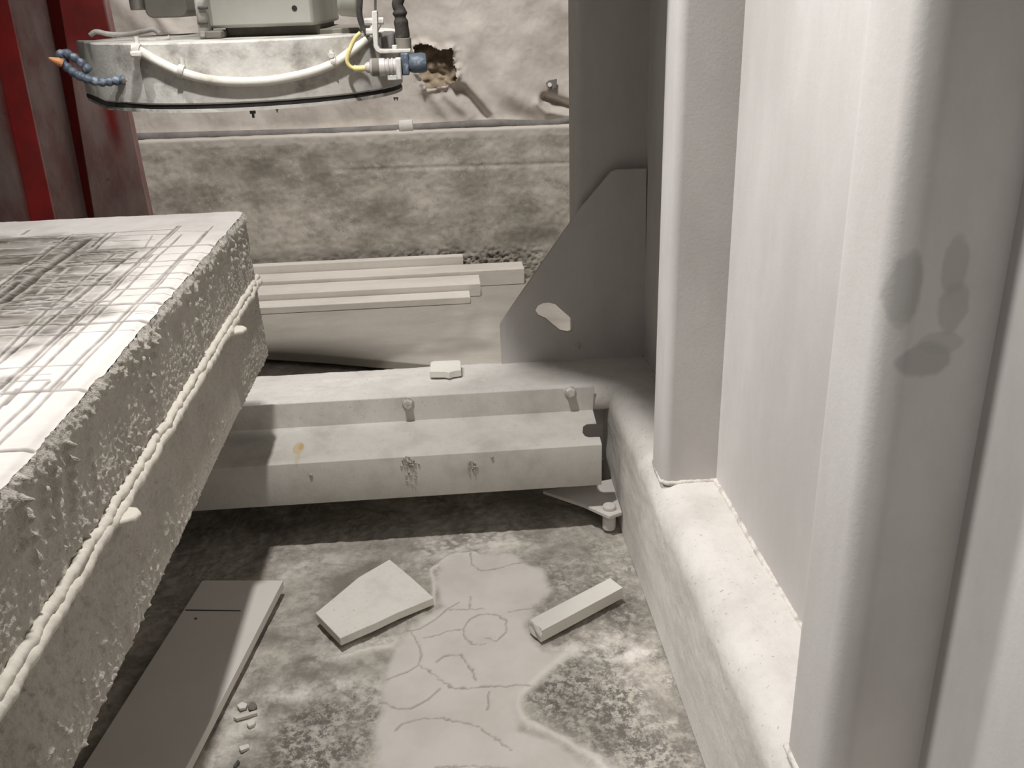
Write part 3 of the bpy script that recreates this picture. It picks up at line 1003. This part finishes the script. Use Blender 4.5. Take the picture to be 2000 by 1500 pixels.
# cross beam with round shoulder and caked top
def build_cross_beam():
    yf, yb = 2.102, 2.318
    prof = [(yf + 0.09, 0.05), (yf + 0.09, 0.15), (yf + 0.085, 0.21), (yf + 0.004, 0.238), (yf, 0.255)] + [(yf + 0.035 - 0.035 * math.cos(a), 0.265 + 0.035 * math.sin(a)) for a in np.linspace(0, math.pi / 2, 10)]
    prof += [(yf + 0.035 + (yb - yf - 0.05) * i / 12, 0.30) for i in range(1, 13)] + [(yb, 0.29), (yb, 0.05)]
    p = np.array(prof)
    s = np.concatenate([[0], np.cumsum(np.hypot(*np.diff(p, axis=0).T))])
    t_ = np.linspace(0, s[-1], 150)
    py, pz = np.interp(t_, s, p[:, 0]), np.interp(t_, s, p[:, 1])
    ny, nz = -np.gradient(pz), np.gradient(py)
    ln = np.hypot(ny, nz)
    xs = np.arange(-1.45, 0.43, 0.005)
    T, X = np.meshgrid(t_, xs, indexing='ij')
    d = fbm(X * 9, T * 14, 4, 161) * 0.004 + fbm(X * 70, T * 70, 3, 163) * 0.0010
    # lifted flake of caked dust
    top = np.exp(-((polydist(X, py[:, None] + 0 * X, [tuple(onz(u, v, 0.3)[:2]) for u, v in ((598, 760), (690, 753), (745, 737), (690, 745), (640, 742))]) / 0.012) ** 2))
    d += top * np.clip(fbm(X * 18, T * 40, 3, 165) * 2.0, -0.6, 1) * 0.006
    Y = py[:, None] + (ny / ln)[:, None] * d
    Z = pz[:, None] + (nz / ln)[:, None] * d
    grid_obj('cross_beam', np.stack([X, Y, Z], -1)[::-1], M['beam'], frame)


build_cross_beam()

# folded guard over the cross beam
def build_guard():
    YF, YG = 2.098, 1.935
    xl_ = -1.3
    zf0, zf1 = 0.3085, 0.2405
    zg0, zg1 = 0.225, 0.1215
    def S(u, v):
        """picture point on the slanted plate"""
        n = np.array([0, zf1 - zg0, -(YF - YG)])
        o_ = np.array([0, YF, zf1])
        d = ray(u, v)
        k = np.dot(o_ - CAMC, n) / np.dot(d, n)
        return CAMC + d * k
    rust = [(S(583, 877), (0.013, 0.026, 0.1), (0.56, 0.40, 0.18), 0.6, 0.12, 40),
            (S(588, 874), (0.006, 0.013, 0.1), (0.50, 0.33, 0.12), 0.6, 0.12, 40),
            (S(581, 898), (0.0055, 0.024, 0.016), (0.56, 0.43, 0.24), 0.5, 0.15, 40)]
    m = dusty('dusty_guard_sheet', (0.65, 0.625, 0.58), (0.46, 0.435, 0.39), 7, 0.40, 0.76, bump=0.15, bscale=140, speck=(0.42, 0.38, 0.33), stains=rust)
    bm = bmesh.new()
    # slant with the rounded notch
    a0, a1 = (xl_, YF, zf1), (0.338, YF, zf1)
    b0, b1 = (xl_, YG, zg0), (0.333, YG, zg0)
    notch = [S(1163, 828), S(1146, 829), S(1139, 834), S(1138, 846), S(1143, 853), S(1150, 855), S(1174, 854)]

    def edge_x(p):
        k = (p[1] - YF) / (YG - YF)
        return (0.338 + (0.333 - 0.338) * k, p[1], p[2])
    notch[0], notch[-1] = edge_x(notch[0]), edge_x(notch[-1])
    V = {}

    def nv(p):
        p = tuple(float(k) for k in p)
        if p not in V:
            V[p] = bm.verts.new(p)
        return V[p]
    bm.faces.new([nv(p) for p in (b0, b1, notch[-1], *notch[-2:0:-1], notch[0], a1, a0)])
    f0, f1 = (xl_, YF, zf0), (0.341, YF, zf0 - 0.004)
    bm.faces.new([nv(p) for p in (a0, a1, f1, f0)])
    g0, g1 = (xl_, YG, zg1), (0.333, YG, zg1)
    bm.faces.new([nv(p) for p in (g0, g1, b1, b0)])
    h0, h1 = (xl_, YG + 0.02, zg1), (0.333, YG + 0.02, zg1)
    bm.faces.new([nv(p) for p in (h0, h1, g1, g0)])
    o = bm_obj('guard_sheet', bm, m, frame, smooth=20)
    so = o.modifiers.new('thick', 'SOLIDIFY')
    so.thickness = 0.004
    so.offset = 0
    b = o.modifiers.new('bevel', 'BEVEL')
    b.width = 0.003
    b.segments = 2
    b.limit_method = 'ANGLE'
    b.angle_limit = math.radians(20)
    # hexagon bolts with washers
    for (u, v) in ((797, 786), (1113, 764)):
        c = ony(u, v, YF - 0.003)
        bm = bmesh.new()
        add_tube(bm, [(c[0], YF - 0.001, c[2]), (c[0], YF - 0.006, c[2])], 0.0145, 24)
        add_tube(bm, [(c[0], YF - 0.005, c[2]), (c[0], YF - 0.019, c[2])], 0.0115, 6)
        bm_obj('bolt', bm, M['weld'], o, bevel=0.001)
    # crumbs of slurry stuck over the fold
    bm = bmesh.new()
    rr = random.Random(3)
    spots = []
    for cu, cv, n, sx, sy in ((802, 905, 26, 14, 10), (795, 935, 9, 10, 18), (812, 930, 9, 5, 20), (922, 908, 10, 8, 12), (606, 928, 2, 2, 3), (962, 892, 2, 3, 3), (905, 842, 3, 5, 2), (928, 930, 4, 5, 20)):
        for k in range(n):
            spots.append((cu + rr.gauss(0, sx * 0.6), cv + rr.gauss(0, sy * 0.6)))
    for u, v in spots:
        p = ony(u, v, YG - 0.003)
        if p[2] > zg0:
            p = S(u, v)
        if p[2] < zg1:
            continue
        r = rr.uniform(0.0014, 0.0034)
        mt = Matrix.Translation(tuple(p)) @ Matrix.Diagonal((r * rr.uniform(.8, 1.6), r, r * rr.uniform(.7, 1.2), 1))
        bmesh.ops.create_icosphere(bm, subdivisions=1, radius=1, matrix=mt)
    cr = bm_obj('slurry_crumbs', bm, M['render'], o, smooth=60)
    cr['kind'] = 'stuff'


build_guard()

# levelling foot under the guard
bm = bmesh.new()
fp = [onz(u, v, 0.055)[:2] for u, v in ((1060, 958), (1195, 935), (1215, 1000), (1190, 1008), (1140, 985))]
add_hull(bm, [(x, y, 0.045) for x, y in fp], [(x, y, 0.055) for x, y in fp])
foot = bm_obj('foot_plate', bm, M['beam'], frame, bevel=0.002)
c = onz(1190, 990, 0.06)
cyl_obj('foot_bolt', (c[0], c[1], 0.0), (c[0], c[1], 0.066), 0.016, M['beam'], foot, 24, 0.004)

# side panel, posts, rear column
box_obj('side_panel', XP, XP + 0.012, -0.6, 2.40, ZB - 0.01, 1.75, M['frame'], frame, bevel=0.002)
column('post', round_rect(XR - 0.002, XP, 1.600, 1.697, 0.018, 8, (1, 0, 0, 1)), ZB - 0.005, 1.75, M['frame'], frame)
sm = [(ony(u, v, 0.784), r_, (0.40, 0.39, 0.37), a_, 0.5, 26) for (u, v), r_, a_ in (
    ((1773, 565), (0.0135, .05, 0.036), .75), ((1866, 520), (0.0125, .05, 0.026), .6), ((1862, 600), (0.014, .05, 0.024), .6),
    ((1805, 705), (0.026, .05, 0.017), .75), ((1840, 670), (0.022, .05, 0.011), .45))]
M['post_smeared'] = dusty('dusty_steel_with_smears', (0.655, 0.63, 0.61), (0.54, 0.515, 0.49), 4, 0.35, 0.75, bump=0.12, bscale=160, stretch=(1, 1, .35), stains=sm)
column('post', round_rect(XR, XP, 0.784, 0.917, 0.030, 10, (1, 0, 0, 1)), ZB - 0.005, 1.75, M['post_smeared'], frame)
column('rear_column', round_rect(0.331, XP, 2.318, 2.47, 0.012, 5, (1, 0, 0, 1)), 0.0, 1.75, M['frame'], frame)

# corner plate with its drop-shaped cut-out
def build_gusset():
    yg = 2.300
    def q(u, v):
        return ony(u, v, yg)
    outer = [q(*p) for p in ((980, 712), (976, 632), (1130, 410), (1192, 336), (1203, 331), (1262, 329), (1258, 700))]
    inner = [q(*p) for p in ((1045, 606), (1050, 596), (1060, 591), (1072, 590), (1084, 593), (1096, 604), (1110, 616), (1119, 626), (1121, 636), (1117, 645), (1108, 648), (1094, 645),
                             (1080, 634), (1066, 622), (1052, 616))]
    bm = bmesh.new()
    vo = [bm.verts.new(tuple(p)) for p in outer]
    vi = [bm.verts.new(tuple(p)) for p in inner]
    eo_ = [bm.edges.new((vo[i], vo[(i + 1) % len(vo)])) for i in range(len(vo))]
    ei_ = [bm.edges.new((vi[i], vi[(i + 1) % len(vi)])) for i in range(len(vi))]
    bmesh.ops.triangle_fill(bm, edges=eo_ + ei_, use_beauty=True)
    o = bm_obj('corner_plate', bm, M['frame'], frame, smooth=0)
    so = o.modifiers.new('thick', 'SOLIDIFY')
    so.thickness = 0.010
    so.offset = 0
    c_ = q(1128, 674)
    cyl_obj('plug', (c_[0], yg - 0.012, c_[2]), (c_[0], yg, c_[2]), 0.008, M['weld'], o, 16, 0.003)


build_gusset()

# weld beads along the base of the panel and round the posts
def bead(pts, r=0.006):
    q = []
    for a, b in zip(pts[:-1], pts[1:]):
        n = max(3, int(np.linalg.norm(np.array(b) - np.array(a)) / 0.006))
        for i in range(n):
            q.append(np.array(a) + (np.array(b) - np.array(a)) * i / n)
    q.append(np.array(pts[-1]))
    bm = bmesh.new()
    add_tube(bm, [tuple(p + np.array([rnd.uniform(-1, 1), rnd.uniform(-1, 1), rnd.uniform(-1, 1)]) * 0.0008) for p in q],
             [r * 0.85 * rnd.uniform(0.88, 1.12) for _ in q], 8)
    bm_obj('weld_bead', bm, M['weld'], frame, smooth=180)


bead([(XP, 1.60, ZB), (XP, 0.917, ZB)], 0.007)
bead([(XP, 0.784, ZB), (XP, 0.3, ZB)], 0.006)
bead([(XP, 2.318, ZB), (XP, 1.697, ZB)], 0.005)
bead([(XR + 0.004, 1.697, ZB), (XR, 1.61, ZB), (XR + 0.012, 1.60, ZB), (XP, 1.60, ZB)], 0.006)
bead([(XR, 0.90, ZB), (XR, 0.80, ZB)], 0.006)
# added block out of view above the frame, outlined to shade the rear corner
bm = bmesh.new()
ch = [(-0.08, 1.80), (0.02, 1.71), (0.045, 1.575), (0.24, 1.615), (0.33, 1.68), (0.504, 1.78), (0.504, 2.50), (-0.08, 2.50)]
add_hull(bm, [(x, y, 1.50) for x, y in ch], [(x, y, 1.62) for x, y in ch])
bm_obj('shade_block', bm, M['frame'], frame, bevel=0.004)

# ================================================================== STONE PIECES
def slab_piece(name, top, th, mat, label, cat, group=None, bevel=0.0015, inset=0.0, rough=0.0):
    """top: list of 3-D points; extruded down by th"""
    bm = bmesh.new()
    top = [np.array(p, float) for p in top]
    c_ = sum(top) / len(top)
    bot = [p + (c_ - p) * inset - np.array([0, 0, th]) for p in top]
    add_hull(bm, bot, top)
    zmin = min(p[2] for p in bot)
    o = bm_obj(name, bm, mat, loc=(c_[0], c_[1], zmin), bevel=bevel, smooth=30)
    return tag(o, label, cat, group)


# long plank of stone running under the table
zt = 0.034
tl, tr = onz(395, 1133, zt), onz(553, 1133, zt)
nr, nl = onz(366, 1496, zt - 0.006), onz(163, 1496, zt - 0.006)
nr = tr + (nr - tr) * 1.5
nl = tl + (nl - tl) * 1.5
M['plank'] = dusty('sawn_stone_plank', (0.74, 0.71, 0.655), (0.68, 0.65, 0.595), 5, 0.35, 0.8, bump=0.05, bscale=200,
                   stains=[(onz(382, 1207, zt), (.0035, .0035, .01), (0.04, 0.035, 0.03), 0.9, 0.1, 50)])
pl = slab_piece('stone_plank', [nl, nr, tr, tl], 0.020, M['plank'], 'long flat stone plank on the floor, half in the shadow of the saw table', 'stone plank')
bm = bmesh.new()
s0, s1 = onz(362, 1191, zt), onz(470, 1192.5, zt)
add_tube(bm, [tuple(s0 + [0, 0, -.0004]), tuple(s1 + [0, 0, -.0004])], 0.0011, 6)
bm_obj('scribed_line', bm, M['rubber'], pl)

z1 = 0.026
slab_piece('stone_offcut', [onz(u, v, z) for u, v, z in ((880 * .3 + 400, 1050 + 655 * .3, z1 + .004), (1110 * .3 + 400, 1050 + 555 * .3, z1 + .002), (1250 * .3 + 400, 1050 + 488 * .3, z1), (1490 * .3 + 400, 1050 + 390 * .3, z1 - .006),
            (1350 * .3 + 400, 1050 + 262 * .3, z1 - .004), (1203 * .3 + 400, 1050 + 140 * .3, z1 - .003), (1000 * .3 + 400, 1050 + 258 * .3, z1), (830 * .3 + 400, 1050 + 400 * .3, z1 + .002), (720 * .3 + 400, 1050 + 490 * .3, z1 + .003))],
           0.019, M['stone'], 'flat white stone offcut with four uneven sides, lying left of the cracked slurry', 'stone offcut')

# square bar with a chipped end
z1 = 0.034
A = [onz(850 + .3 * a, 1050 + .3 * b, z) for a, b, z in ((685, 612, z1 - .004), (1221, 326, z1 + .002), (1130, 264, z1 + .002), (606, 540, z1 - .004))]
bm = bmesh.new()
ux = (A[1] - A[0]) / np.linalg.norm(A[1] - A[0])
uy = (A[3] - A[0]) / np.linalg.norm(A[3] - A[0])
wd_ = np.linalg.norm(A[3] - A[0])
ln_ = np.linalg.norm(A[1] - A[0])
nu, nw, nh = 60, 12, 10
Hh = 0.0265
def barpt(i, j, k):
    """i along, j across, k down"""
    a = i / nu * ln_
    p = A[0] + ux * a + uy * (j / nw * wd_) + np.array([0, 0, -k / nh * Hh])
    endf = max(0.0, 1 - a / 0.012)
    p = p + ux * endf * (0.007 * (0.5 + math.sin(j * 0.7 + k * 0.5) * 0.3 + math.sin(j * 0.3 + k * 0.9) * 0.3) * (1 - 0.6 * k / nh))
    return p
cache = {}
def bv(i, j, k):
    if (i, j, k) not in cache:
        cache[(i, j, k)] = bm.verts.new(tuple(barpt(i, j, k)))
    return cache[(i, j, k)]
for i in range(nu):
    for j in range(nw):
        bm.faces.new((bv(i, j, 0), bv(i + 1, j, 0), bv(i + 1, j + 1, 0), bv(i, j + 1, 0)))
        bm.faces.new((bv(i, j, nh), bv(i, j + 1, nh), bv(i + 1, j + 1, nh), bv(i + 1, j, nh)))
    for k in range(nh):
        bm.faces.new((bv(i, 0, k), bv(i, 0, k + 1), bv(i + 1, 0, k + 1), bv(i + 1, 0, k)))
        bm.faces.new((bv(i, nw, k), bv(i + 1, nw, k), bv(i + 1, nw, k + 1), bv(i, nw, k + 1)))
for j in range(nw):
    for k in range(nh):
        bm.faces.new((bv(0, j, k), bv(0, j + 1, k), bv(0, j + 1, k + 1), bv(0, j, k + 1)))
        bm.faces.new((bv(nu, j, k), bv(nu, j, k + 1), bv(nu, j + 1, k + 1), bv(nu, j + 1, k)))
cc = sum(A) / 4
tag(bm_obj('stone_bar', bm, M['stone_smooth'], loc=(cc[0], cc[1], 0.004), bevel=0.0, smooth=35), 'square white stone bar with a chipped left end, on the floor near the base beam', 'stone bar')

# offcut on the cross beam
z1 = 0.3235
slab_piece('stone_offcut', [onz(u, v, z1) for u, v in ((839, 725), (868, 725), (877, 727), (886, 724), (901, 722), (900, 704), (893, 703), (846, 705), (841, 707))], 0.0185, M['stone'],
           'small white stone block sitting on top of the cross beam', 'stone offcut', bevel=0.002)

# chips beside the plank
def chip(name, px, th, mat, label, cat, grp=None):
    slab_piece(name, [onz(u, v, th * .35) for u, v in px], th * .35 + 0.004, mat, label, cat, grp, bevel=0.0008)


chip('stone_chip', [(481, 1412), (486, 1419), (496, 1414), (499, 1406), (491, 1404)], .006, M['stone'], 'white chip below the pale sliver, right of the stone plank', 'stone chip', 'stone chips beside the plank')
chip('stone_chip', [(466, 1458), (470, 1466), (487, 1459), (485, 1452)], .006, M['stone'], 'oblong white chip nearest the bottom of the plank edge', 'stone chip', 'stone chips beside the plank')
chip('stone_chip', [(462, 1377), (468, 1384), (480, 1382), (483, 1374), (473, 1370)], .005, M['stone'], 'rounded white chip beside the dark pebble', 'stone chip', 'stone chips beside the plank')
chip('stone_chip', [(455, 1400), (462, 1404), (502, 1392), (502, 1386)], .006, M['stone_smooth'], 'long thin pale sliver between the dark pebble and the plank', 'stone chip', 'stone chips beside the plank')
chip('pebble', [(484, 1378), (487, 1386), (496, 1386), (502, 1378), (498, 1371), (490, 1370)], .009, M['collar'], 'small dark pebble on the floor right of the stone plank', 'pebble')
chip('sliver', [(455, 1496), (459, 1499), (468, 1486), (464, 1483)], .008, M['dark'], 'dark sliver at the bottom of the picture beside the plank', 'sliver')

# ================================================================== GRINDING HEAD
HY = 2.70
HR = 0.40
hc = ((ony(195, 130, HY)[0] + ony(782, 120, HY)[0]) / 2, HY)
zt0 = ony(450, 80, HY - HR)[2]
zb0 = ony(440, 203, HY - HR)[2]
head = thing('grinding_head', (hc[0], hc[1], zb0), 'round grinding head with blue hoses hanging from above, behind the saw table', 'grinding head')


def head_outline(r, seg=96, flat=True):
    out = []
    for i in range(seg):
        a = 2 * math.pi * i / seg
        x, y = hc[0] + r * math.cos(a), hc[1] + r * math.sin(a)
        out.append((x, y))
    return out


# casing: drum with a flat boxed corner at its left front
def casing_loop(r, k=1.0):
    pts = []
    for i in range(110):
        a = math.radians(-118 + 298 * i / 109)
        pts.append((hc[0] + r * math.cos(a), hc[1] + r * math.sin(a)))
    p2 = ony(197, 150, 2.46)
    p1 = ony(156, 120, 2.74)
    return pts + [(p1[0] * k + hc[0] * (1 - k), p1[1] * k + hc[1] * (1 - k)), (p2[0] * k + hc[0] * (1 - k), p2[1] * k + hc[1] * (1 - k))]


bm = bmesh.new()
lo_ = casing_loop(HR)
add_hull(bm, [(x, y, zb0) for x, y in lo_], [(x, y, zt0) for x, y in lo_])
cas = bm_obj('casing', bm, M['casing'], head, smooth=30, bevel=0.004)
bm = bmesh.new()
add_hull(bm, [(x, y, zb0 - 0.010) for x, y in casing_loop(HR - .004)], [(x, y, zb0) for x, y in casing_loop(HR - .004)])
bm_obj('rubber_seal', bm, M['rubber'], head, smooth=30)
bm = bmesh.new()
add_hull(bm, [(x, y, zb0 - 0.018) for x, y in casing_loop(HR - .002, .995)], [(x, y, zb0 - 0.010) for x, y in casing_loop(HR - .002, .995)])
bm_obj('base_ring', bm, M['casing'], head, smooth=30)
for u, v in ((493, 214), (540, 206), (770, 184), (775, 183)):
    p = ony(u, v, HY - HR + 0.02 + (0.17 if u > 700 else 0))
    zz = zb0 - 0.018
    bm = bmesh.new()
    big = 1.0 if u == 493 else 0.45
    add_tube(bm, [(p[0], p[1], zz), (p[0], p[1], zz - 0.008 * big)], 0.007 * big, 12)
    add_tube(bm, [(p[0], p[1], zz - 0.007 * big), (p[0], p[1], zz - 0.018 * big)], 0.003 * big, 8)
    bm_obj('screw', bm, M['dark'], head)

# spindle collar, motor housing
def hpt(u, v, y):
    return ony(u, v, y)


yh = 2.50
a_, b_ = hpt(398, 30, yh), hpt(617, 30, yh)
zc1 = hpt(500, 53, yh)[2]
zc0 = zt0
box_obj('spindle_collar', hpt(440, 60, yh + .05)[0], hpt(624, 60, yh + .05)[0], yh + .05, 2.95, zt0 - 0.002, zc1 + 0.01, M['collar'], head, bevel=0.008)
box_obj('collar_flange', hpt(398, 76, yh - .02)[0], hpt(705, 74, yh + .1)[0], yh - .02 + .08, 3.0, zt0 - 0.002, zt0 + 0.012, M['collar'], head, bevel=0.003)
bm = bmesh.new()
x0, x1 = hpt(392, 30, yh)[0], hpt(612, 30, yh)[0]
x2 = hpt(638, 30, yh + 0.14)[0]
pl_ = [(x0, yh), (x1, yh), (x2, yh + 0.12), (x2, 2.98), (x0, 2.98)]
add_hull(bm, [(x, y, zc1) for x, y in pl_], [(x, y, 1.62) for x, y in pl_])
hou = bm_obj('motor_housing', bm, M['housing'], head, bevel=0.008, smooth=30)
c_ = hpt(575, 16, yh)
cyl_obj('bolt_hole', (c_[0], yh - 0.0015, c_[2]), (c_[0], yh + 0.004, c_[2]), 0.0065, M['rubber'], hou, 20, 0)
# hinge strip with clips
xh0, xh1 = hpt(383, 30, yh - .02)[0], hpt(405, 30, yh - .02)[0]
hs = box_obj('hinge_strip', xh0, xh1, yh - .025, yh + .03, zt0, 1.62, M['casing'], head, bevel=0.006)
for v in (15, 44):
    p = hpt(396, v, yh - .03)
    cyl_obj('clip', (p[0] - .012, p[1], p[2]), (p[0] + .012, p[1], p[2]), 0.004, M['dark'], hs, 10, 0.001)
box_obj('small_bracket', hpt(400, 70, yh - .03)[0], hpt(432, 70, yh - .03)[0], yh - .03, yh + .05, zt0, hpt(415, 60, yh - .03)[2], M['collar'], head, bevel=0.004)
# gearbox and cylinder at the left rear
bm = bmesh.new()
p0, p1 = hpt(286, 36, 2.85), hpt(368, 36, 2.85)
ol = round_rect(p0[0], p1[0], p0[2], 1.62, 0.02, 5, (1, 1, 0, 0))
add_hull(bm, [(x, 2.85, z) for x, z in ol], [(x, 3.05, z) for x, z in ol])
bm_obj('gearbox', bm, M['housing'], head, bevel=0.004)
p0 = hpt(266, 20, 2.85)
cyl_obj('air_cylinder', (p0[0], 2.88, p0[2]), (p0[0], 2.88, 1.62), 0.023, M['casing'], head, 20, 0.003)
# strap lying on the casing
tube_obj('strap', [hpt(*p, 2.56) for p in ((176, 69), (188, 62), (215, 67), (250, 67), (285, 60), (300, 58), (312, 66))] , 0.006, M['casing'], head)
tube_obj('strap', [hpt(*p, 2.5) for p in ((268, 79), (300, 79), (325, 76), (332, 72))], 0.005, M['casing'], head)

# coolant hose across the drum front
def hose_y(u):
    x = ony(u, 120, 2.35)[0]
    k = min(1.0, abs(x - hc[0]) / (HR + .012))
    return HY - (HR + 0.012) * math.sqrt(max(0.0, 1 - k * k))


hp_ = [(258, 96), (270, 98), (300, 116), (330, 131), (356, 142), (400, 154), (440, 159), (480, 160), (530, 157), (580, 148), (620, 137), (655, 122), (682, 103), (705, 85), (728, 62), (740, 40)]
q = []
for u, v in hp_:
    y = hose_y(max(u, 300))
    if u > 680:
        y = hose_y(680) + (u - 680) * 0.002
    q.append(ony(u, v, y))
ch_ = tube_obj('coolant_hose', q, 0.0105, M['steelwhite'] if 'steelwhite' in M else M['hose_white'], head)
for u, v, du in ((354, 139, 3), (652, 122, -4), (268, 97, 0)):
    y = hose_y(max(u, 300))
    p = ony(u, v, y)
    bm = bmesh.new()
    add_tube(bm, [(p[0] - .006, p[1] - .002, p[2] + .002), (p[0] + .006, p[1] - .002, p[2] - .002 + (0.004 if u > 600 else 0))], 0.0145, 16)
    add_tube(bm, [(p[0] + du * .001, p[1] + .006, p[2] + .008), (p[0] + du * .001, p[1] + .006, p[2] + .028)], 0.006, 10)
    bm_obj('hose_clip', bm, M['steel'], head)
p = ony(648, 108, hose_y(648))
cyl_obj('clip_screw', (p[0], p[1] - .012, p[2]), (p[0], p[1] + .01, p[2]), 0.007, M['steel'], head, 12)
# left terminal block
p0, p1 = ony(252, 100, hose_y(300) - .02), ony(276, 112, hose_y(300) - .02)
box_obj('hose_fitting', p0[0], p1[0], p0[1], p0[1] + .04, p1[2], p0[2], M['casing'], head, bevel=0.004)

# segmented spray hoses
def segments(name, pts, rr, parent, y0, y1, beads=None):
    path = smooth_path([tuple(ony(u, v, y0 + (y1 - y0) * i / (len(pts) - 1))) for i, (u, v) in enumerate(pts)], 12)
    P_ = np.array(path)
    s = np.concatenate([[0], np.cumsum(np.linalg.norm(np.diff(P_, axis=0), axis=1))])
    n = int(s[-1] / (rr * 1.55))
    t_ = np.linspace(0, s[-1], n * 6)
    Q = np.stack([np.interp(t_, s, P_[:, k]) for k in range(3)], -1)
    ph = (t_ / s[-1] * n) % 1.0
    rad = rr * (0.66 + 0.40 * np.sin(np.pi * ph) ** 0.7)
    bm = bmesh.new()
    add_tube(bm, [tuple(k) for k in Q], list(rad), 14)
    return bm_obj(name, bm, M['nozzle_blue'], parent, smooth=60)


yq = 2.40
sA = segments('spray_hose', [(248, 155), (225, 158), (200, 160), (176, 156), (155, 148), (138, 137), (122, 122), (116, 112), (122, 104), (136, 107), (152, 118), (166, 130), (176, 140)], 0.0108, head, yq, yq + .02)
n0, n1, n2 = ony(122, 124, yq), ony(112, 120, yq - .004), ony(95, 113, yq - .01)
bm = bmesh.new()
add_tube(bm, [tuple(n0), tuple(n1), tuple(n2)], [0.009, 0.0095, 0.0025], 14)
tag(bm_obj('nozzle_tip', bm, M['orange'], sA), 'orange nozzle tip')
p = ony(254, 155, yq)
cyl_obj('hose_connector', (p[0] - .008, p[1], p[2]), (p[0] + .012, p[1], p[2]), 0.009, M['orange'], head, 14)

# bracket, sensor and cable at the right
yb_ = 2.40
bm = bmesh.new()
def bp_(u, v):
    return ony(u, v, yb_)
ol = [bp_(*p) for p in ((726, 22), (736, 21), (738, 88), (742, 96), (748, 97), (802, 96), (802, 103), (742, 105), (734, 100), (730, 92), (727, 60))]
add_hull(bm, ol, [p + np.array([0, 0.05, 0]) for p in ol])
brk = bm_obj('angle_bracket', bm, M['steel'], head, bevel=0.002, smooth=30)
for u, v in ((720, 42), (741, 41), (723, 62)):
    p = ony(u, v, yb_ + .02)
    cyl_obj('bolt', (p[0] - .010, p[1], p[2]), (p[0] + .010, p[1], p[2]), 0.0085, M['steel'], brk, 6, 0.001)
p = ony(771, 93, yb_ + .02)
cyl_obj('nut', (p[0], p[1], p[2] - .004), (p[0], p[1], p[2] + .006), 0.007, M['steel'], brk, 6, 0.001)
tube_obj('rod', [ony(733, 20, yb_ + .03), ony(733, 0, yb_ + .03), ony(733, -60, yb_ + .03)], 0.003, M['dark'], head, k=1)
# small box behind the bracket
p0, p1 = ony(743, 62, yb_ + .08), ony(772, 98, yb_ + .08)
box_obj('junction_box', p0[0], p1[0], yb_ + .06, yb_ + .14, p1[2], p0[2], M['hose_grey'], head, bevel=0.008)
# dark spiral conduit
pc_ = [(783, -60), (781, -10), (776, 8), (780, 20), (782, 35), (784, 50), (786, 65), (788, 80), (789, 92)]
pp = smooth_path([tuple(ony(u, v, yb_ + .05)) for u, v in pc_], 8)
bm = bmesh.new()
rad = [0.0155 + 0.0022 * math.sin(i * 0.33 + math.sin(i * .21) * 2) for i in range(len(pp))]
add_tube(bm, pp, rad, 16)
bm_obj('conduit', bm, M['hosedark'], head, smooth=60)
p = ony(788, 84, yb_ + .05)
cyl_obj('conduit_fitting', (p[0], p[1], p[2] - .016), (p[0], p[1], p[2] + .012), 0.019, M['collar'], head, 18)
# round motor end and its cable
p0 = ony(688, 22, yb_ + .12)
bm = bmesh.new()
add_tube(bm, [(p0[0] - .03, p0[1], p0[2] + .04), (p0[0] + .022, p0[1], p0[2] + .035)], 0.05, 24)
bm_obj('motor_end', bm, M['housing'], head, bevel=0.008)
tube_obj('black_cable', [ony(u, v, yb_ + .06) for u, v in ((703, -40), (703, 0), (702, 25), (706, 45), (716, 62), (722, 70))], 0.0072, M['hosedark'], head)
# sensor cylinder
ys_ = yb_ - .02
def sp_(u, v):
    return ony(u, v, ys_)
s0, s1 = sp_(713, 132), sp_(780, 130)
ax = (s1 - s0) / np.linalg.norm(s1 - s0)
L_ = np.linalg.norm(s1 - s0)
bm = bmesh.new()
prof = [(0, .009), (.06, .0125), (.14, .0135), (.15, .018), (.2, .0205), (.58, .0205), (.60, .0185), (.64, .0185), (.66, .0205), (.70, .0205), (.72, .0185), (.76, .0185), (.78, .0205), (.82, .0205), (.84, .0185), (.88, .0185), (.9, .0205), (1.0, .019)]
add_tube(bm, [tuple(s0 + ax * L_ * a) for a, r in prof], [r for a, r in prof], 24)
sen = bm_obj('sensor', bm, M['sensor'], head, smooth=50)
bm = bmesh.new()
add_tube(bm, [tuple(s0 + ax * L_ * .21), tuple(s0 + ax * L_ * .42)], 0.0208, 24)
bm_obj('label_band', bm, M['collar'], sen, smooth=50)
w0, w1 = sp_(772, 113), sp_(786, 155)
box_obj('sensor_mount', w0[0], w1[0], ys_ - .02, ys_ + .03, w1[2], w0[2], M['steel'], head, bevel=0.003)
w0, w1 = sp_(757, 146), sp_(776, 156)
box_obj('mount_block', w0[0], w1[0], ys_ - .012, ys_ + .02, w1[2], w0[2], M['steel'], head, bevel=0.002)
w0, w1 = sp_(782, 104), sp_(800, 147)
box_obj('valve_block', w0[0], w1[0], ys_ + .0, ys_ + .05, w1[2], w0[2], M['nozzle_blue'], head, bevel=0.003)
bm = bmesh.new()
f0, f1 = ony(798, 124, ys_ + .02), ony(834, 122, ys_ + .02)
k_ = f1 - f0
add_tube(bm, [tuple(f0), tuple(f0 + k_ * .1), tuple(f0 + k_ * .3), tuple(f0 + k_ * .75), tuple(f0 + k_ * .95), tuple(f1)], [.017, .021, .023, .0235, .021, .014], 20)
bm_obj('valve_cap', bm, M['nozzle_blue'], head, smooth=50)
tube_obj('sensor_cable', [sp_(*p) for p in ((704, 64), (694, 74), (686, 90), (680, 106), (678, 120), (684, 130), (696, 134), (712, 133))], 0.0048, M['yellow'], head)
tube_obj('cable_plug', [sp_(*p) for p in ((690, 133), (700, 134), (714, 133))], [0.0052] + [0.0072] * 12, M['yellow'], head)
